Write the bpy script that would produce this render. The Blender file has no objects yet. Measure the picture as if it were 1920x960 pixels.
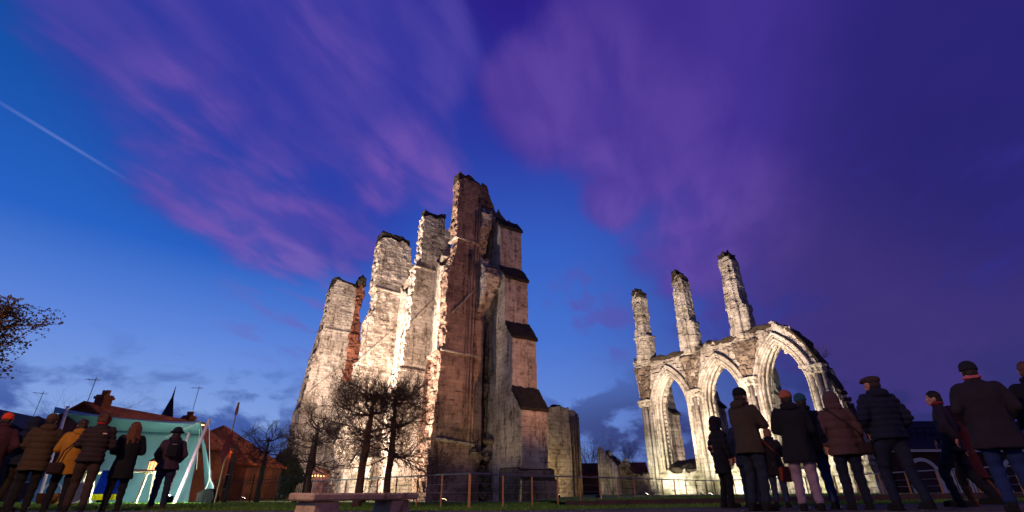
import bpy, bmesh, math, random
import numpy as np
from mathutils import Vector, Matrix
sc = bpy.context.scene
R = math.radians
# ------------------------------------------------------------- camera
cam_d = bpy.data.cameras.new('camera'); cam = bpy.data.objects.new('camera', cam_d)
sc.collection.objects.link(cam); sc.camera = cam
cam.location = (0, 0, .28); cam.rotation_euler = (R(90 + 26.083), 0, 0)
cam_d.sensor_width = 36; cam_d.lens = 36 * 907 / 1920; cam_d.clip_end = 6000; cam_d.clip_start = .02
sc.view_settings.view_transform = 'Standard'; sc.view_settings.look = 'None'
sc.view_settings.exposure = 0; sc.view_settings.gamma = 1
sc.render.resolution_x = 1024; sc.render.resolution_y = 512

def rgb(h):
    h = h.lstrip('#'); v = [int(h[i:i+2], 16) / 255 for i in (0, 2, 4)]
    return tuple(((c / 12.92) if c < .04045 else ((c + .055) / 1.055) ** 2.4) for c in v) + (1,)

class NT:
    def __init__(s, nt): s.nt = nt; s.N = nt.nodes; s.L = nt.links
    def n(s, t, **k):
        q = s.N.new(t)
        ins = k.pop('ins', {})
        for a, b in k.items(): setattr(q, a, b)
        for a, b in ins.items():
            if hasattr(b, 'is_output') or isinstance(b, bpy.types.NodeSocket): s.L.new(b, q.inputs[a])
            else: q.inputs[a].default_value = b
        return q
    def m(s, op, a, b=0, c=None, clamp=False):
        q = s.N.new('ShaderNodeMath'); q.operation = op; q.use_clamp = clamp
        for i, v in enumerate((a, b, c)):
            if v is None: continue
            if isinstance(v, bpy.types.NodeSocket): s.L.new(v, q.inputs[i])
            else: q.inputs[i].default_value = v
        return q.outputs[0]
    def vm(s, op, a, b=None, out=0):
        q = s.N.new('ShaderNodeVectorMath'); q.operation = op
        for i, v in enumerate((a, b)):
            if v is None: continue
            if isinstance(v, bpy.types.NodeSocket): s.L.new(v, q.inputs[i])
            else: q.inputs[i].default_value = v
        return q.outputs[out]
    def ss(s, x, a, b):
        q = s.N.new('ShaderNodeMapRange'); q.interpolation_type = 'SMOOTHSTEP'
        if isinstance(x, bpy.types.NodeSocket): s.L.new(x, q.inputs[0])
        q.inputs[1].default_value = a; q.inputs[2].default_value = b
        return q.outputs[0]
    def ramp(s, x, st, interp='LINEAR'):
        q = s.N.new('ShaderNodeValToRGB'); e = q.color_ramp.elements; q.color_ramp.interpolation = interp
        s.L.new(x, q.inputs[0])
        while len(e) < len(st): e.new(.5)
        for i, (p, c) in enumerate(st): e[i].position = p; e[i].color = c if len(c) == 4 else (*c, 1)
        return q.outputs[0]
    def mix(s, f, a, b, bt='MIX'):
        q = s.N.new('ShaderNodeMix'); q.data_type = 'RGBA'; q.blend_type = bt
        for i, v in ((0, f), (6, a), (7, b)):
            if isinstance(v, bpy.types.NodeSocket): s.L.new(v, q.inputs[i])
            else: q.inputs[i].default_value = v
        return q.outputs[2]
    def noise(s, v, sc_, det=4, rough=.55, lac=2., dist=0, out=0):
        q = s.N.new('ShaderNodeTexNoise'); s.L.new(v, q.inputs['Vector'])
        q.inputs['Scale'].default_value = sc_; q.inputs['Detail'].default_value = det
        q.inputs['Roughness'].default_value = rough; q.inputs['Distortion'].default_value = dist
        return q.outputs[out]

# pixel direction of the photograph, used only to say where in the sky a cloud stands
TH = R(26.083)
def skydir(px, py):
    u = (px - 960) / 907; v = (480 - py) / 907
    return Vector((u, math.cos(TH) - v * math.sin(TH), math.sin(TH) + v * math.cos(TH))).normalized()
# ------------------------------------------------------------- world: dusk sky
w = bpy.data.worlds.new('World'); sc.world = w; w.use_nodes = True
T = NT(w.node_tree); bg = T.N['Background']
g = T.n('ShaderNodeTexCoord').outputs['Generated']
d = T.vm('NORMALIZE', g)
sep = T.n('ShaderNodeSeparateXYZ', ins={0: d}); X, Y, Z = sep.outputs
hl = T.m('SQRT', T.m('ADD', T.m('MULTIPLY', X, X), T.m('MULTIPLY', Y, Y)))
az = T.m('DIVIDE', X, T.m('MAXIMUM', hl, .05))
zc = T.m('MAXIMUM', Z, 0)
skyL = T.ramp(zc, [(0, rgb('6f93c8')), (.10, rgb('88a6e0')), (.24, rgb('6088dc')), (.38, rgb('2862c4')), (.55, rgb('1650a8')), (.72, rgb('16388e')), (.9, rgb('20286e'))])
skyM = T.ramp(zc, [(0, rgb('7088cc')), (.12, rgb('6a8cd8')), (.28, rgb('4874d0')), (.45, rgb('3560c4')), (.62, rgb('2c3ca4')), (.8, rgb('2c2088')), (1, rgb('22165e'))])
skyR = T.ramp(zc, [(0, rgb('2e3a78')), (.15, rgb('333a84')), (.3, rgb('30308a')), (.5, rgb('352a88')), (.7, rgb('34257e')), (.9, rgb('241458')), (1, rgb('1c1248'))])
c = T.mix(T.ss(az, -.62, .0), skyL, skyM)
c = T.mix(T.ss(az, .05, .62), c, skyR)
# cloud layer on a plane overhead, stretched along the wind
pz = T.m('ADD', Z, .12)
px = T.m('DIVIDE', X, pz); py = T.m('DIVIDE', Y, pz)
wx, wy = .32, .947
al = T.m('ADD', T.m('MULTIPLY', px, wx), T.m('MULTIPLY', py, wy))
ac = T.m('SUBTRACT', T.m('MULTIPLY', px, wy), T.m('MULTIPLY', py, wx))
cv = T.n('ShaderNodeCombineXYZ', ins={0: T.m('MULTIPLY', al, .72), 1: T.m('MULTIPLY', ac, 1.15), 2: 3.7}).outputs[0]
cv2 = T.n('ShaderNodeCombineXYZ', ins={0: T.m('MULTIPLY', al, .62), 1: T.m('MULTIPLY', ac, 1.35), 2: 9.1}).outputs[0]
n1 = T.noise(cv, 2.1, 5, .5, dist=.25); n2 = T.noise(cv2, 5.6, 5, .5, dist=.3)
nn = T.m('ADD', T.m('MULTIPLY', n1, .6), T.m('MULTIPLY', n2, .4))
def blob(cx, cy, r0, r1):
    q = T.vm('DOT_PRODUCT', d, tuple(skydir(cx, cy)), out=1)
    return T.ss(q, math.cos(R(r0)), math.cos(R(r1)))
def mx(*a):
    r = a[0]
    for b in a[1:]: r = T.m('MAXIMUM', r, b)
    return r
def mul(a, b): return T.m('MULTIPLY', a, b)
mL = mx(blob(330, 60, 15, 2), blob(560, 150, 19, 5), blob(700, 90, 14, 3), blob(420, 300, 12, 1), blob(520, 420, 10, 1), blob(740, 300, 10, 2), blob(640, 400, 9, 1), mul(blob(800, 330, 7, 2), .9))
covL = mul(T.ss(T.m('ADD', nn, mul(mL, .36)), .60, .88), T.ss(mL, .0, .4))
fine = T.ss(n2, .36, .68)
pink = mx(blob(470, 410, 10, 1), mul(blob(340, 300, 6, 1), .8), mul(blob(780, 330, 8, 1), 1.0), mul(blob(330, 200, 7, 1), .6), blob(540, 490, 5, 1), mul(blob(650, 380, 9, 1), .4), mul(blob(650, 40, 8, 1), .35))
colL = T.mix(mul(fine, .5), rgb('3f389e'), rgb('5c4eac'))
colL = T.mix(mul(pink, T.m('ADD', mul(fine, .5), .38)), colL, rgb('7d58b2'))
c = T.mix(mul(mx(blob(560, 150, 22, 6), blob(640, 330, 14, 3)), .7), c, rgb('2f38a6'))
c = T.mix(mul(covL, T.m('ADD', .48, mul(fine, .34))), c, colL)
mR = mx(blob(1240, 200, 19, 6), blob(1500, 330, 25, 8), blob(1800, 560, 20, 6), blob(1060, 190, 12, 4), blob(1180, 60, 14, 4), blob(1650, 60, 24, 8), mul(blob(1900, 100, 20, 6), .6), blob(1150, 370, 6, 2), blob(1330, 440, 9, 3))
covR = mul(T.ss(T.m('ADD', nn, mul(mR, .36)), .56, .84), T.ss(mR, 0, .4))
lilac = mx(mul(blob(1060, 170, 12, 2), .75), mul(blob(1090, 330, 9, 2), .8), mul(blob(1330, 420, 12, 1), .95), blob(1160, 390, 6, 1), mul(blob(1230, 220, 9, 1), .6))
colR = T.mix(mul(fine, .35), rgb('402f90'), rgb('503c9c'))
colR = T.mix(mul(lilac, T.m('ADD', mul(fine, .5), .5)), colR, rgb('6a4ca8'))
colR = T.mix(mul(blob(1780, 600, 24, 6), .8), colR, rgb('40336f'))
colR = T.mix(mul(blob(1960, 120, 22, 6), .8), colR, rgb('1e2068'))
c = T.mix(mul(covR, .85), c, colR)
# lilac glow bands low in the middle
c = T.mix(mul(mul(blob(560, 560, 9, 1), T.ss(n2, .45, .7)), .6), c, rgb('6a62b8'))
c = T.mix(mul(mul(mx(blob(1090, 560, 5, 1), blob(1150, 610, 5, 1)), T.ss(n2, .42, .62)), .6), c, rgb('5a50a8'))
# low dark cumulus near the horizon
lv = T.n('ShaderNodeCombineXYZ', ins={0: mul(X, 1.0), 1: mul(Y, 1.0), 2: T.m('MULTIPLY', Z, 1.9)}).outputs[0]
n3 = T.noise(T.vm('ADD', lv, (3.1, 0, 0)), 8.5, 6, .56, dist=.25)
lowm = T.m('MULTIPLY', T.ss(Z, .26, .10), 1.0)
lowL = mx(mul(T.ss(az, -.30, -.45), 1.), mul(T.ss(az, .02, .10), .9), .25)
low = mul(T.ss(T.m('ADD', n3, mul(T.ss(Z, .2, .0), .14)), .465, .60), mul(lowm, lowL))
lowc = T.mix(T.ss(az, -.1, .2), rgb('38529e'), rgb('2c306a'))
c = T.mix(mul(low, .9), c, lowc)
# contrail
a_, b_ = skydir(-40, 168), skydir(236, 336)
pn = a_.cross(b_).normalized(); md = (a_ + b_).normalized()
dist = T.m('ABSOLUTE', T.vm('DOT_PRODUCT', d, tuple(pn), out=1))
tr = mul(T.ss(dist, .0036, .0008), T.ss(T.vm('DOT_PRODUCT', d, tuple(md), out=1), md.dot(b_) - .002, md.dot(b_) + .012))
c = T.mix(mul(tr, T.m('ADD', .45, mul(n1, .4))), c, rgb('8a9ade'))
# below the horizon
c = T.mix(T.ss(Z, .0, -.06), c, rgb('20242f'))
T.L.new(c, bg.inputs['Color']); bg.inputs['Strength'].default_value = 1.0

# ------------------------------------------------------------- helpers
COL = sc.collection
def tag(o, label=None, cat=None, group=None, kind=None):
    if label: o['label'] = label
    if cat: o['category'] = cat
    if group: o['group'] = group
    if kind: o['kind'] = kind
    return o
def empty(name, loc=(0, 0, 0), rz=0, label=None, cat=None, group=None, kind=None):
    o = bpy.data.objects.new(name, None); COL.objects.link(o); o.location = loc; o.rotation_euler = (0, 0, rz)
    o.empty_display_size = .2
    return tag(o, label, cat, group, kind)
def mobj(name, me, mat, parent=None, label=None, cat=None, group=None, kind=None, smooth=False):
    me.name = name
    if mat and not me.materials: me.materials.append(mat)
    if smooth: me.polygons.foreach_set('use_smooth', [True] * len(me.polygons))
    o = bpy.data.objects.new(name, me); COL.objects.link(o)
    if parent: o.parent = parent
    return tag(o, label, cat, group, kind)
def bmobj(name, bm, mat, parent=None, **k):
    me = bpy.data.meshes.new(name)
    bmesh.ops.recalc_face_normals(bm, faces=bm.faces)
    bm.to_mesh(me); bm.free()
    return mobj(name, me, mat, parent, **k)
def box(bm, x0, x1, y0, y1, z0, z1, bev=0, rot=None, mi=0):
    vs = [bm.verts.new((x, y, z)) for x in (x0, x1) for y in (y0, y1) for z in (z0, z1)]
    fs = [(0, 1, 3, 2), (4, 6, 7, 5), (0, 4, 5, 1), (2, 3, 7, 6), (0, 2, 6, 4), (1, 5, 7, 3)]
    F_ = [bm.faces.new([vs[i] for i in f]) for f in fs]
    for f in F_: f.material_index = mi
    if bev:
        es = list({e for f in F_ for e in f.edges})
        r = bmesh.ops.bevel(bm, geom=es, offset=bev, segments=1, affect='EDGES', profile=.5)
        vs = list({v for f in r['faces'] for v in f.verts} | {v for v in vs if v.is_valid})
    if rot: bmesh.ops.transform(bm, matrix=rot, verts=[v for v in vs if v.is_valid])
    return vs
def prism(bm, pts, h0, h1, axis='y', mi=0):
    """pts: polygon; axis the extrusion axis: 'y' pts=(x,z), 'x' pts=(y,z), 'z' pts=(x,y)"""
    def P(p, h): return {'y': (p[0], h, p[1]), 'x': (h, p[0], p[1]), 'z': (p[0], p[1], h)}[axis]
    A = [bm.verts.new(P(p, h0)) for p in pts]; B = [bm.verts.new(P(p, h1)) for p in pts]
    n = len(pts); F_ = [bm.faces.new(A), bm.faces.new(B[::-1])]
    for i in range(n): F_.append(bm.faces.new((A[i], A[(i+1) % n], B[(i+1) % n], B[i])))
    for f in F_: f.material_index = mi
    bmesh.ops.triangulate(bm, faces=F_[:2])
    return A + B
def tube(bm, pts, rad, n=6, cap=True, mi=0):
    """tube along points, rad scalar or list"""
    pts = [Vector(p) for p in pts]
    if not hasattr(rad, '__len__'): rad = [rad] * len(pts)
    prev = None; rings = []
    up = Vector((0, 0, 1))
    t0 = (pts[1] - pts[0]).normalized()
    a = t0.orthogonal().normalized()
    for i, p in enumerate(pts):
        t = (pts[min(i+1, len(pts)-1)] - pts[max(i-1, 0)]).normalized()
        a = (a - t * a.dot(t)).normalized(); b = t.cross(a)
        rings.append([bm.verts.new(p + (a * math.cos(2*math.pi*k/n) + b * math.sin(2*math.pi*k/n)) * rad[i]) for k in range(n)])
    for r0, r1 in zip(rings, rings[1:]):
        for k in range(n):
            f = bm.faces.new((r0[k], r0[(k+1) % n], r1[(k+1) % n], r1[k])); f.material_index = mi
    if cap:
        bm.faces.new(rings[0][::-1]).material_index = mi; bm.faces.new(rings[-1]).material_index = mi
    return [v for r in rings for v in r]
def ball(bm, c, r, sx=1, sy=1, sz=1, seg=12, rings=8):
    m = Matrix.Translation(c) @ Matrix.Diagonal((r*sx, r*sy, r*sz, 1))
    return bmesh.ops.create_uvsphere(bm, u_segments=seg, v_segments=rings, radius=1, matrix=m)['verts']
def remesh(bm, voxel, smooth_it=0):
    me = bpy.data.meshes.new('t'); bmesh.ops.recalc_face_normals(bm, faces=bm.faces); bm.to_mesh(me); bm.free()
    o = bpy.data.objects.new('t', me); COL.objects.link(o)
    m = o.modifiers.new('r', 'REMESH'); m.mode = 'VOXEL'; m.voxel_size = voxel; m.adaptivity = 0
    if smooth_it:
        s = o.modifiers.new('s', 'SMOOTH'); s.factor = .5; s.iterations = smooth_it
    dg = bpy.context.evaluated_depsgraph_get(); dg.update()
    out = bpy.data.meshes.new_from_object(o.evaluated_get(dg))
    bpy.data.objects.remove(o); bpy.data.meshes.remove(me)
    return out
# numpy value noise
_rs = np.random.RandomState(7); _tab = _rs.rand(4096)
def hsh(i, j, k=0): return _tab[(i * 73 + j * 1009 + k * 337 + (i * j) % 511 * 17) % 4096]
def vnoise(p):
    f = np.floor(p).astype(int); t = p - f; t = t * t * (3 - 2 * t)
    r = 0
    for a in (0, 1):
        for b in (0, 1):
            for c_ in (0, 1):
                wgt = (t[:, 0] if a else 1 - t[:, 0]) * (t[:, 1] if b else 1 - t[:, 1]) * (t[:, 2] if c_ else 1 - t[:, 2])
                r = r + wgt * hsh(f[:, 0] + a, f[:, 1] + b, f[:, 2] + c_)
    return r
def fbm(p, o=3):
    r = 0; A = .5; s = 0
    for i in range(o): r = r + A * vnoise(p * 2 ** i + i * 13.7); s += A; A *= .5
    return r / s
def getco(me):
    n = len(me.vertices); co = np.empty(n * 3); me.vertices.foreach_get('co', co); return co.reshape(-1, 3)
def getno(me):
    n = len(me.vertices); no = np.empty(n * 3); me.vertices.foreach_get('normal', no); return no.reshape(-1, 3)
def setco(me, co): me.vertices.foreach_set('co', co.astype(np.float32).ravel()); me.update()

# ------------------------------------------------------------- materials
MATS = {}
def mat(name, col, rough=.85, metal=0, var=.12, scale=6, bump=.2, bscale=40, emis=None, estr=0, spec=.3, coord='Object'):
    if name in MATS: return MATS[name]
    m = bpy.data.materials.new(name); m.use_nodes = True; t = NT(m.node_tree)
    b = t.N['Principled BSDF']; b.inputs['Roughness'].default_value = rough; b.inputs['Metallic'].default_value = metal
    b.inputs['Specular IOR Level'].default_value = spec
    o = t.n('ShaderNodeTexCoord').outputs[coord]
    col = rgb(col) if isinstance(col, str) else (*col, 1)
    n = t.noise(o, scale, 4)
    k = t.ramp(n, [(.3, (1-var,)*3), (.7, (1+var,)*3)])
    t.L.new(t.mix(1, col, k, 'MULTIPLY'), b.inputs['Base Color'])
    if bump:
        bp = t.n('ShaderNodeBump', ins={'Strength': bump, 'Distance': .02, 'Height': t.noise(o, bscale, 3)})
        t.L.new(bp.outputs[0], b.inputs['Normal'])
    if emis: b.inputs['Emission Color'].default_value = rgb(emis); b.inputs['Emission Strength'].default_value = estr
    MATS[name] = m; return m
def stone_mat(name, c1, c2, dark, stain=.5, moss=.5, brick=False, bw=.72, bh=.34, topdark=1, low=0):
    m = bpy.data.materials.new(name); m.use_nodes = True; t = NT(m.node_tree)
    b = t.N['Principled BSDF']; b.inputs['Roughness'].default_value = .92; b.inputs['Specular IOR Level'].default_value = .15
    o = t.n('ShaderNodeTexCoord').outputs['Object']
    s = t.n('ShaderNodeSeparateXYZ', ins={0: o}); x, y, z = s.outputs
    geo = t.n('ShaderNodeNewGeometry'); 
    wob = t.noise(o, 1.3, 3); 
    u = t.m('ADD', t.m('ADD', x, y), t.m('MULTIPLY', wob, .10)); v = t.m('ADD', z, t.m('MULTIPLY', wob, .2))
    uv = t.n('ShaderNodeCombineXYZ', ins={0: u, 1: v, 2: 0.}).outputs[0]
    br = t.n('ShaderNodeTexBrick', offset=.5, ins={'Vector': uv, 'Color1': (0.25,)*3+(1,), 'Color2': (.95,)*3+(1,), 'Mortar': (.5,)*3+(1,), 'Scale': 1., 'Mortar Size': .013, 'Mortar Smooth': .3, 'Bias': 0., 'Brick Width': bw, 'Row Height': bh})
    tint = br.outputs['Color']; mort = t.m('MULTIPLY', br.outputs['Fac'], t.ss(t.noise(o, 1.1, 4, .6), .30, .5))
    n1 = t.noise(o, .55, 6, .62); n2 = t.noise(o, 4.5, 6, .65); n3 = t.noise(o, 22, 4, .6)
    sv = t.vm('MULTIPLY', o, (1.6, 1.6, .16)); n4 = t.noise(sv, 1.5, 5, .6)
    col = t.mix(t.ss(n1, .35, .65), rgb(c1), rgb(c2))
    col = t.mix(.55, col, t.mix(t.m('MULTIPLY', tint, 1), t.mix(.4, col, rgb(dark)), col))
    st = t.m('MULTIPLY', t.ss(n4, .5, .68), t.ss(n2, .32, .6))
    col = t.mix(t.m('MULTIPLY', st, stain), col, rgb(dark))
    n5 = t.noise(o, 1.7, 5, .65)
    col = t.mix(t.m('MULTIPLY', t.ss(n5, .54, .66), .55 * min(1, stain + .1)), col, rgb(dark))
    pock = t.m('MULTIPLY', t.ss(n2, .57, .66), t.ss(n1, .42, .55))
    col = t.mix(t.m('MULTIPLY', pock, .7), col, rgb(dark))
    col = t.mix(t.m('MULTIPLY', t.ss(n3, .4, .75), .25), col, rgb(dark))
    col = t.mix(t.m('MULTIPLY', mort, .55), col, rgb(dark))
    # grime and moss on upward faces (true crust on the ledges)
    nz = t.n('ShaderNodeSeparateXYZ', ins={0: geo.outputs['True Normal']}).outputs[2]
    up = t.m('MULTIPLY', t.ss(t.m('ADD', nz, t.m('MULTIPLY', n2, .5)), .55, .85), topdark)
    col = t.mix(up, col, t.mix(t.ss(n2, .4, .6), rgb('2a2318'), rgb('3a3520')))
    if moss:
        mo = t.m('MULTIPLY', t.m('MULTIPLY', t.ss(z, 3.2, -.3), t.ss(n1, .42, .62)), moss)
        col = t.mix(mo, col, rgb('4b5222'))
    t.L.new(col, b.inputs['Base Color'])
    h = t.m('SUBTRACT', t.m('ADD', t.m('MULTIPLY', n2, .5), t.m('MULTIPLY', n3, .22)), t.m('MULTIPLY', mort, .35))
    h = t.m('SUBTRACT', h, t.m('MULTIPLY', pock, .5))
    bp = t.n('ShaderNodeBump', ins={'Strength': .8, 'Distance': .09, 'Height': h})
    t.L.new(bp.outputs[0], b.inputs['Normal'])
    MATS[name] = m; return m
LIME = stone_mat('limestone', 'b8ab9b', '948676', '3a2d22', .95, .5)
LIMED = stone_mat('weathered_limestone', '8c7b68', '66574a', '2a2019', .95, .4)
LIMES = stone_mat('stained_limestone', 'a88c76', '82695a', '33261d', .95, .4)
LIMEL = stone_mat('pale_limestone', 'c0b5a4', '9c907e', '40342a', .8, .8, bw=.6, bh=.3)
REDB = stone_mat('red_brick', '96604a', '6f4030', '2e1a12', .6, 0, bw=.24, bh=.08)
SLAB = mat('dark_stone_slab', '2a241f', .9, var=.35, scale=3, bump=.6, bscale=9)
MOSSTOP = mat('mossy_rubble', '352c20', .95, var=.4, scale=3, bump=.8, bscale=8)

# ------------------------------------------------------------- ground height
def sst(x, a, b):
    t_ = min(1, max(0, (x - a) / (b - a))); return t_ * t_ * (3 - 2 * t_)
def gz(x, y):
    return .015 * min(max(x, 0), 14) - .003 * min(max(y, 0), 40) - .18 * sst(y, 18, 32) * sst(x, 9, -2)

# ------------------------------------------------------------- abbey ruin (local axes: x into the nave, y along the wall)
AN = R(33); CA, SA = math.cos(AN), math.sin(AN)
def LW(a, b, z=0): return (a * CA - b * SA, a * SA + b * CA, z)
OA, OB = 16., 34.          # local offset of the big ruin's base
big = empty('abbey_tower_ruin', LW(OA, OB, -.4), AN, 'tall floodlit limestone ruin with stepped buttresses beside the bare trees', 'ruin')
def off(me, a=OA, b=OB, z=-.4):
    co = getco(me); co -= np.array([a, b, z]); setco(me, co); return me
def ruin(bm, voxel=.13, rag=None, block=.05, ero=.07, seed=0., top=.35):
    """union + weathering: real displaced masonry"""
    me = remesh(bm, voxel)
    co = getco(me); no = getno(me)
    p = co + seed
    row = np.floor(co[:, 2] / .34 + .3 * vnoise(p * .3)).astype(int)
    colu = np.floor((co[:, 0] + co[:, 1]) / .72 + (row % 2) * .5).astype(int)
    bh = hsh(row + int(seed * 7), colu) - .5
    e = fbm(p * 1.1, 4) - .5
    d_ = bh * block + e * ero * 2 + (vnoise(p * 5) - .5) * ero * .5
    big_bite = np.clip(fbm(p * .35 + 5, 3) - .58, 0, 1) * -1.6
    d_ += big_bite * ero * 4
    if rag is not None:
        wt = rag(co, no)
        r2 = hsh(row * 3 + 11, np.floor(co[:, 1] / .55 + co[:, 0] / .6 + (row % 3) * .33).astype(int)) - .6
        d_ += wt * (r2 * .32 + (fbm(p * 2.3, 3) - .55) * .24)
    if top:
        wt = np.clip(no[:, 2] - .4, 0, .5) * 2
        zz = wt * (fbm(p * 1.3 + 3, 3) - .5) * top * 2.2
        co[:, 2] += zz
    hz = no.copy(); hz[:, 2] *= .4
    co += hz * d_[:, None]
    setco(me, co); me.name = 'stone'
    return me
def end_rag(co, no): return np.clip(-no[:, 0] * 1.6 - .5, 0, 1)

# --- buttresses: profile in (a,z), extruded along b
TW = 19.6
prof1 = [(15.3, -.8), (15.3, 2.9), (15.6, 3.2), (15.35, 3.6), (15.9, 4.1), (15.8, 10.1), (15.55, 10.4), (16.15, 10.9), (16.0, 14.5), (15.9, 17.2), (16.4, 18.9), (16.85, 20.8), (16.6, 21.0), (16.5, 27.0), (17.1, 27.5), (18.0, 27.1), (18.8, 27.2), (18.9, 20), (TW, 19), (TW, -.8)]
prof2 = [(15.3, -.8), (15.3, 10.1), (15.8, 10.4), (15.75, 13.5), (15.6, 13.8), (16.0, 14.2), (16.0, 17.3), (15.8, 17.6), (16.1, 18.2), (16.0, 20.7), (16.5, 21.0), (16.4, 26.9), (17.2, 27.3), (18.0, 27.0), (18.4, 27.4), (18.9, 27.3), (19.0, 26.2), (19.8, 25.9), (20.0, 21), (20.0, 20), (TW, -.8)]
prof3 = [(13.3, -.8), (13.3, 5), (13.6, 5.3), (14.0, 9.4), (13.9, 12.6), (14.3, 13.0), (14.3, 17.2), (14.15, 17.4), (14.8, 18.5), (14.75, 20.7), (14.4, 21.0), (14.45, 27.2), (15.0, 27.5), (16.2, 27.2), (17.6, 27.3), (18.2, 26.9), (18.4, 25.0), (19.4, 24.4), (19.7, 22.0), (TW, 20), (TW, -.8)]
prof4 = [(10.5, -.8), (10.5, 3.0), (10.2, 3.1), (10.6, 3.5), (10.55, 5.6), (10.5, 8.4), (10.3, 8.6), (10.95, 9.4), (10.9, 10.6), (10.8, 14.6), (11.5, 15.4), (11.55, 17.4), (11.3, 17.6), (11.6, 18.0), (11.5, 22.9), (11.9, 24.2), (13.2, 24.0), (14.6, 23.6), (14.6, 17.4), (16.9, 15.5), (TW, 14), (TW, -.8)]
def buttress(prof, b, th, th_lo, seed, m=LIME, name='buttress'):
    bm = bmesh.new()
    prism(bm, prof, b, b + th, 'y')
    lo = [(a - .02, z) for a, z in prof if z < 11] 
    lo = [(prof[0][0], -.8)] + [(a, z) for a, z in prof[1:] if z < 10.6 and a < 17] + [(TW, 10.4), (TW, -.8)]
    prism(bm, lo, b + .03, b + th_lo, 'y')
    me = off(ruin(bm, .10, end_rag, seed=seed))
    return mobj(name, me, m, big)
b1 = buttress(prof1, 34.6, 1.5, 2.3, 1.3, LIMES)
b2 = buttress(prof2, 42.6, 1.5, 2.2, 5.1)
b3 = buttress(prof3, 50.4, 2.3, 2.8, 9.7)
b4 = buttress(prof4, 58.4, 2.6, 3.2, 14.2)
# string courses and sloped roof scars on the side faces
def strings(lst, b, seed):
    for i_, (a0, z0, a1, z1, h, pr) in enumerate(lst):
        bm = bmesh.new()
        dx, dz = a1 - a0, z1 - z0; L = math.hypot(dx, dz); nx, nz = -dz / L * h, dx / L * h
        prism(bm, [(a0, z0), (a1, z1), (a1 + nx, z1 + nz), (a0 + nx, z0 + nz)], b - pr, b + .12, 'y')
        if abs(z0 - z1) < .35: prism(bm, [(a0 - pr, z0), (a0 + .2, z0), (a0 + .2, z0 + h), (a0 - pr, z0 + h)], b - pr, b + 1.5, 'y')
        mobj('string_course', off(ruin(bm, .06, None, .01, .03, seed + i_, 0)), LIME, big)
strings([(16.6, 20.7, 18.9, 20.5, .22, .16), (15.9, 10.35, 19.2, 10.2, .22, .2), (16.0, 3.7, 19.0, 3.4, .25, .22), (16.6, 13.6, 18.9, 16.4, .2, .15)], 34.6, 2)
strings([(16.1, 20.8, 18.5, 20.7, .22, .16), (15.6, 10.3, 19.3, 10.2, .25, .2), (16.0, 14.6, 19.3, 18.9, .22, .16)], 42.6, 3)
strings([(14.6, 20.8, 17.9, 20.6, .25, .16), (14.0, 12.6, 19, 18.4, .25, .2), (13.5, 5.2, 19, 5.1, .22, .16)], 50.4, 4)
strings([(11.6, 17.6, 15, 17.5, .25, .16), (10.6, 9.6, 15.2, 14.6, .25, .22), (10.5, 3.1, 19, 3.0, .2, .16)], 58.4, 6)
# crusted dark caps on the buttress heads
def cap(pts, b0, b1_, seed):
    bm = bmesh.new(); prism(bm, pts, b0, b1_, 'y')
    me = off(ruin(bm, .11, None, .08, .16, seed, .6)); return mobj('crusted_cap', me, MOSSTOP, big)
cap([(16.5, 27.0), (18.9, 27.0), (18.8, 27.5), (17.8, 27.9), (17.0, 27.7), (16.6, 28.1)], 34.75, 36.1, 21)
cap([(16.5, 26.9), (18.9, 27.0), (19.0, 28.0), (18.4, 27.8), (17.4, 27.5), (16.6, 27.9)], 42.75, 44.1, 22)
cap([(14.45, 27.1), (18.1, 26.9), (18.0, 27.9), (16, 28.2), (14.6, 28.4)], 50.6, 52.6, 23)
cap([(11.5, 22.8), (14.7, 23.0), (14.7, 24.0), (13.2, 24.4), (11.6, 24.5)], 58.55, 60.9, 24)
# walls between the buttresses, ragged tops, tall pointed blind windows
def arch_pts(c_, w_, zs, za, n=12):
    h = za - zs; Rr = (h * h + w_ * w_) / (2 * w_)
    A0 = math.asin(min(1, h / Rr)); pts = []
    for i in range(n + 1):
        t_ = A0 * i / n; pts.append((c_ - w_ + Rr - Rr * math.cos(t_), zs + Rr * math.sin(t_)))
    return pts + [(2 * c_ - x, z) for x, z in pts[-2::-1]]
def bay_wall(bs, be, ztop, seed, aw=18.2, win=True, tops=None):
    bm = bmesh.new(); c_ = (bs + be) / 2; w_ = 1.7
    A = arch_pts(c_, w_, 13.5, 17.6)
    if tops is None: tops = [(be, ztop + 1.2), (be - 1.2, ztop + .2), (c_, ztop - .8), (bs + 1.2, ztop + .4), (bs, ztop + 2.6)]
    prism(bm, [(bs, 7.5), (c_ - w_, 7.5)] + A + [(c_ + w_, 7.5), (be, 7.5)] + tops, aw, aw + 1.3, 'x')
    box(bm, aw - .25, aw + 1.3, bs, be, -.8, 7.6)
    box(bm, aw + .75, aw + 1.2, bs, be, 7, 17.5)
    for s_ in (-1, 1): box(bm, aw - .1, aw + .2, c_ + s_ * 2.4 - .18, c_ + s_ * 2.4 + .18, 7.5, 17)
    me = off(ruin(bm, .16, None, seed=seed, top=.8)); return mobj('bay_wall', me, LIME, big)
bay_wall(36.0, 42.7, 21, 31)
bay_wall(44.0, 50.5, 20.5, 32, 17.4)
bay_wall(52.6, 58.6, 13.5, 33, 16.6, tops=[(58.6, 15), (57, 13.8), (55.5, 14.6), (54, 17), (52.6, 20)])
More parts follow.
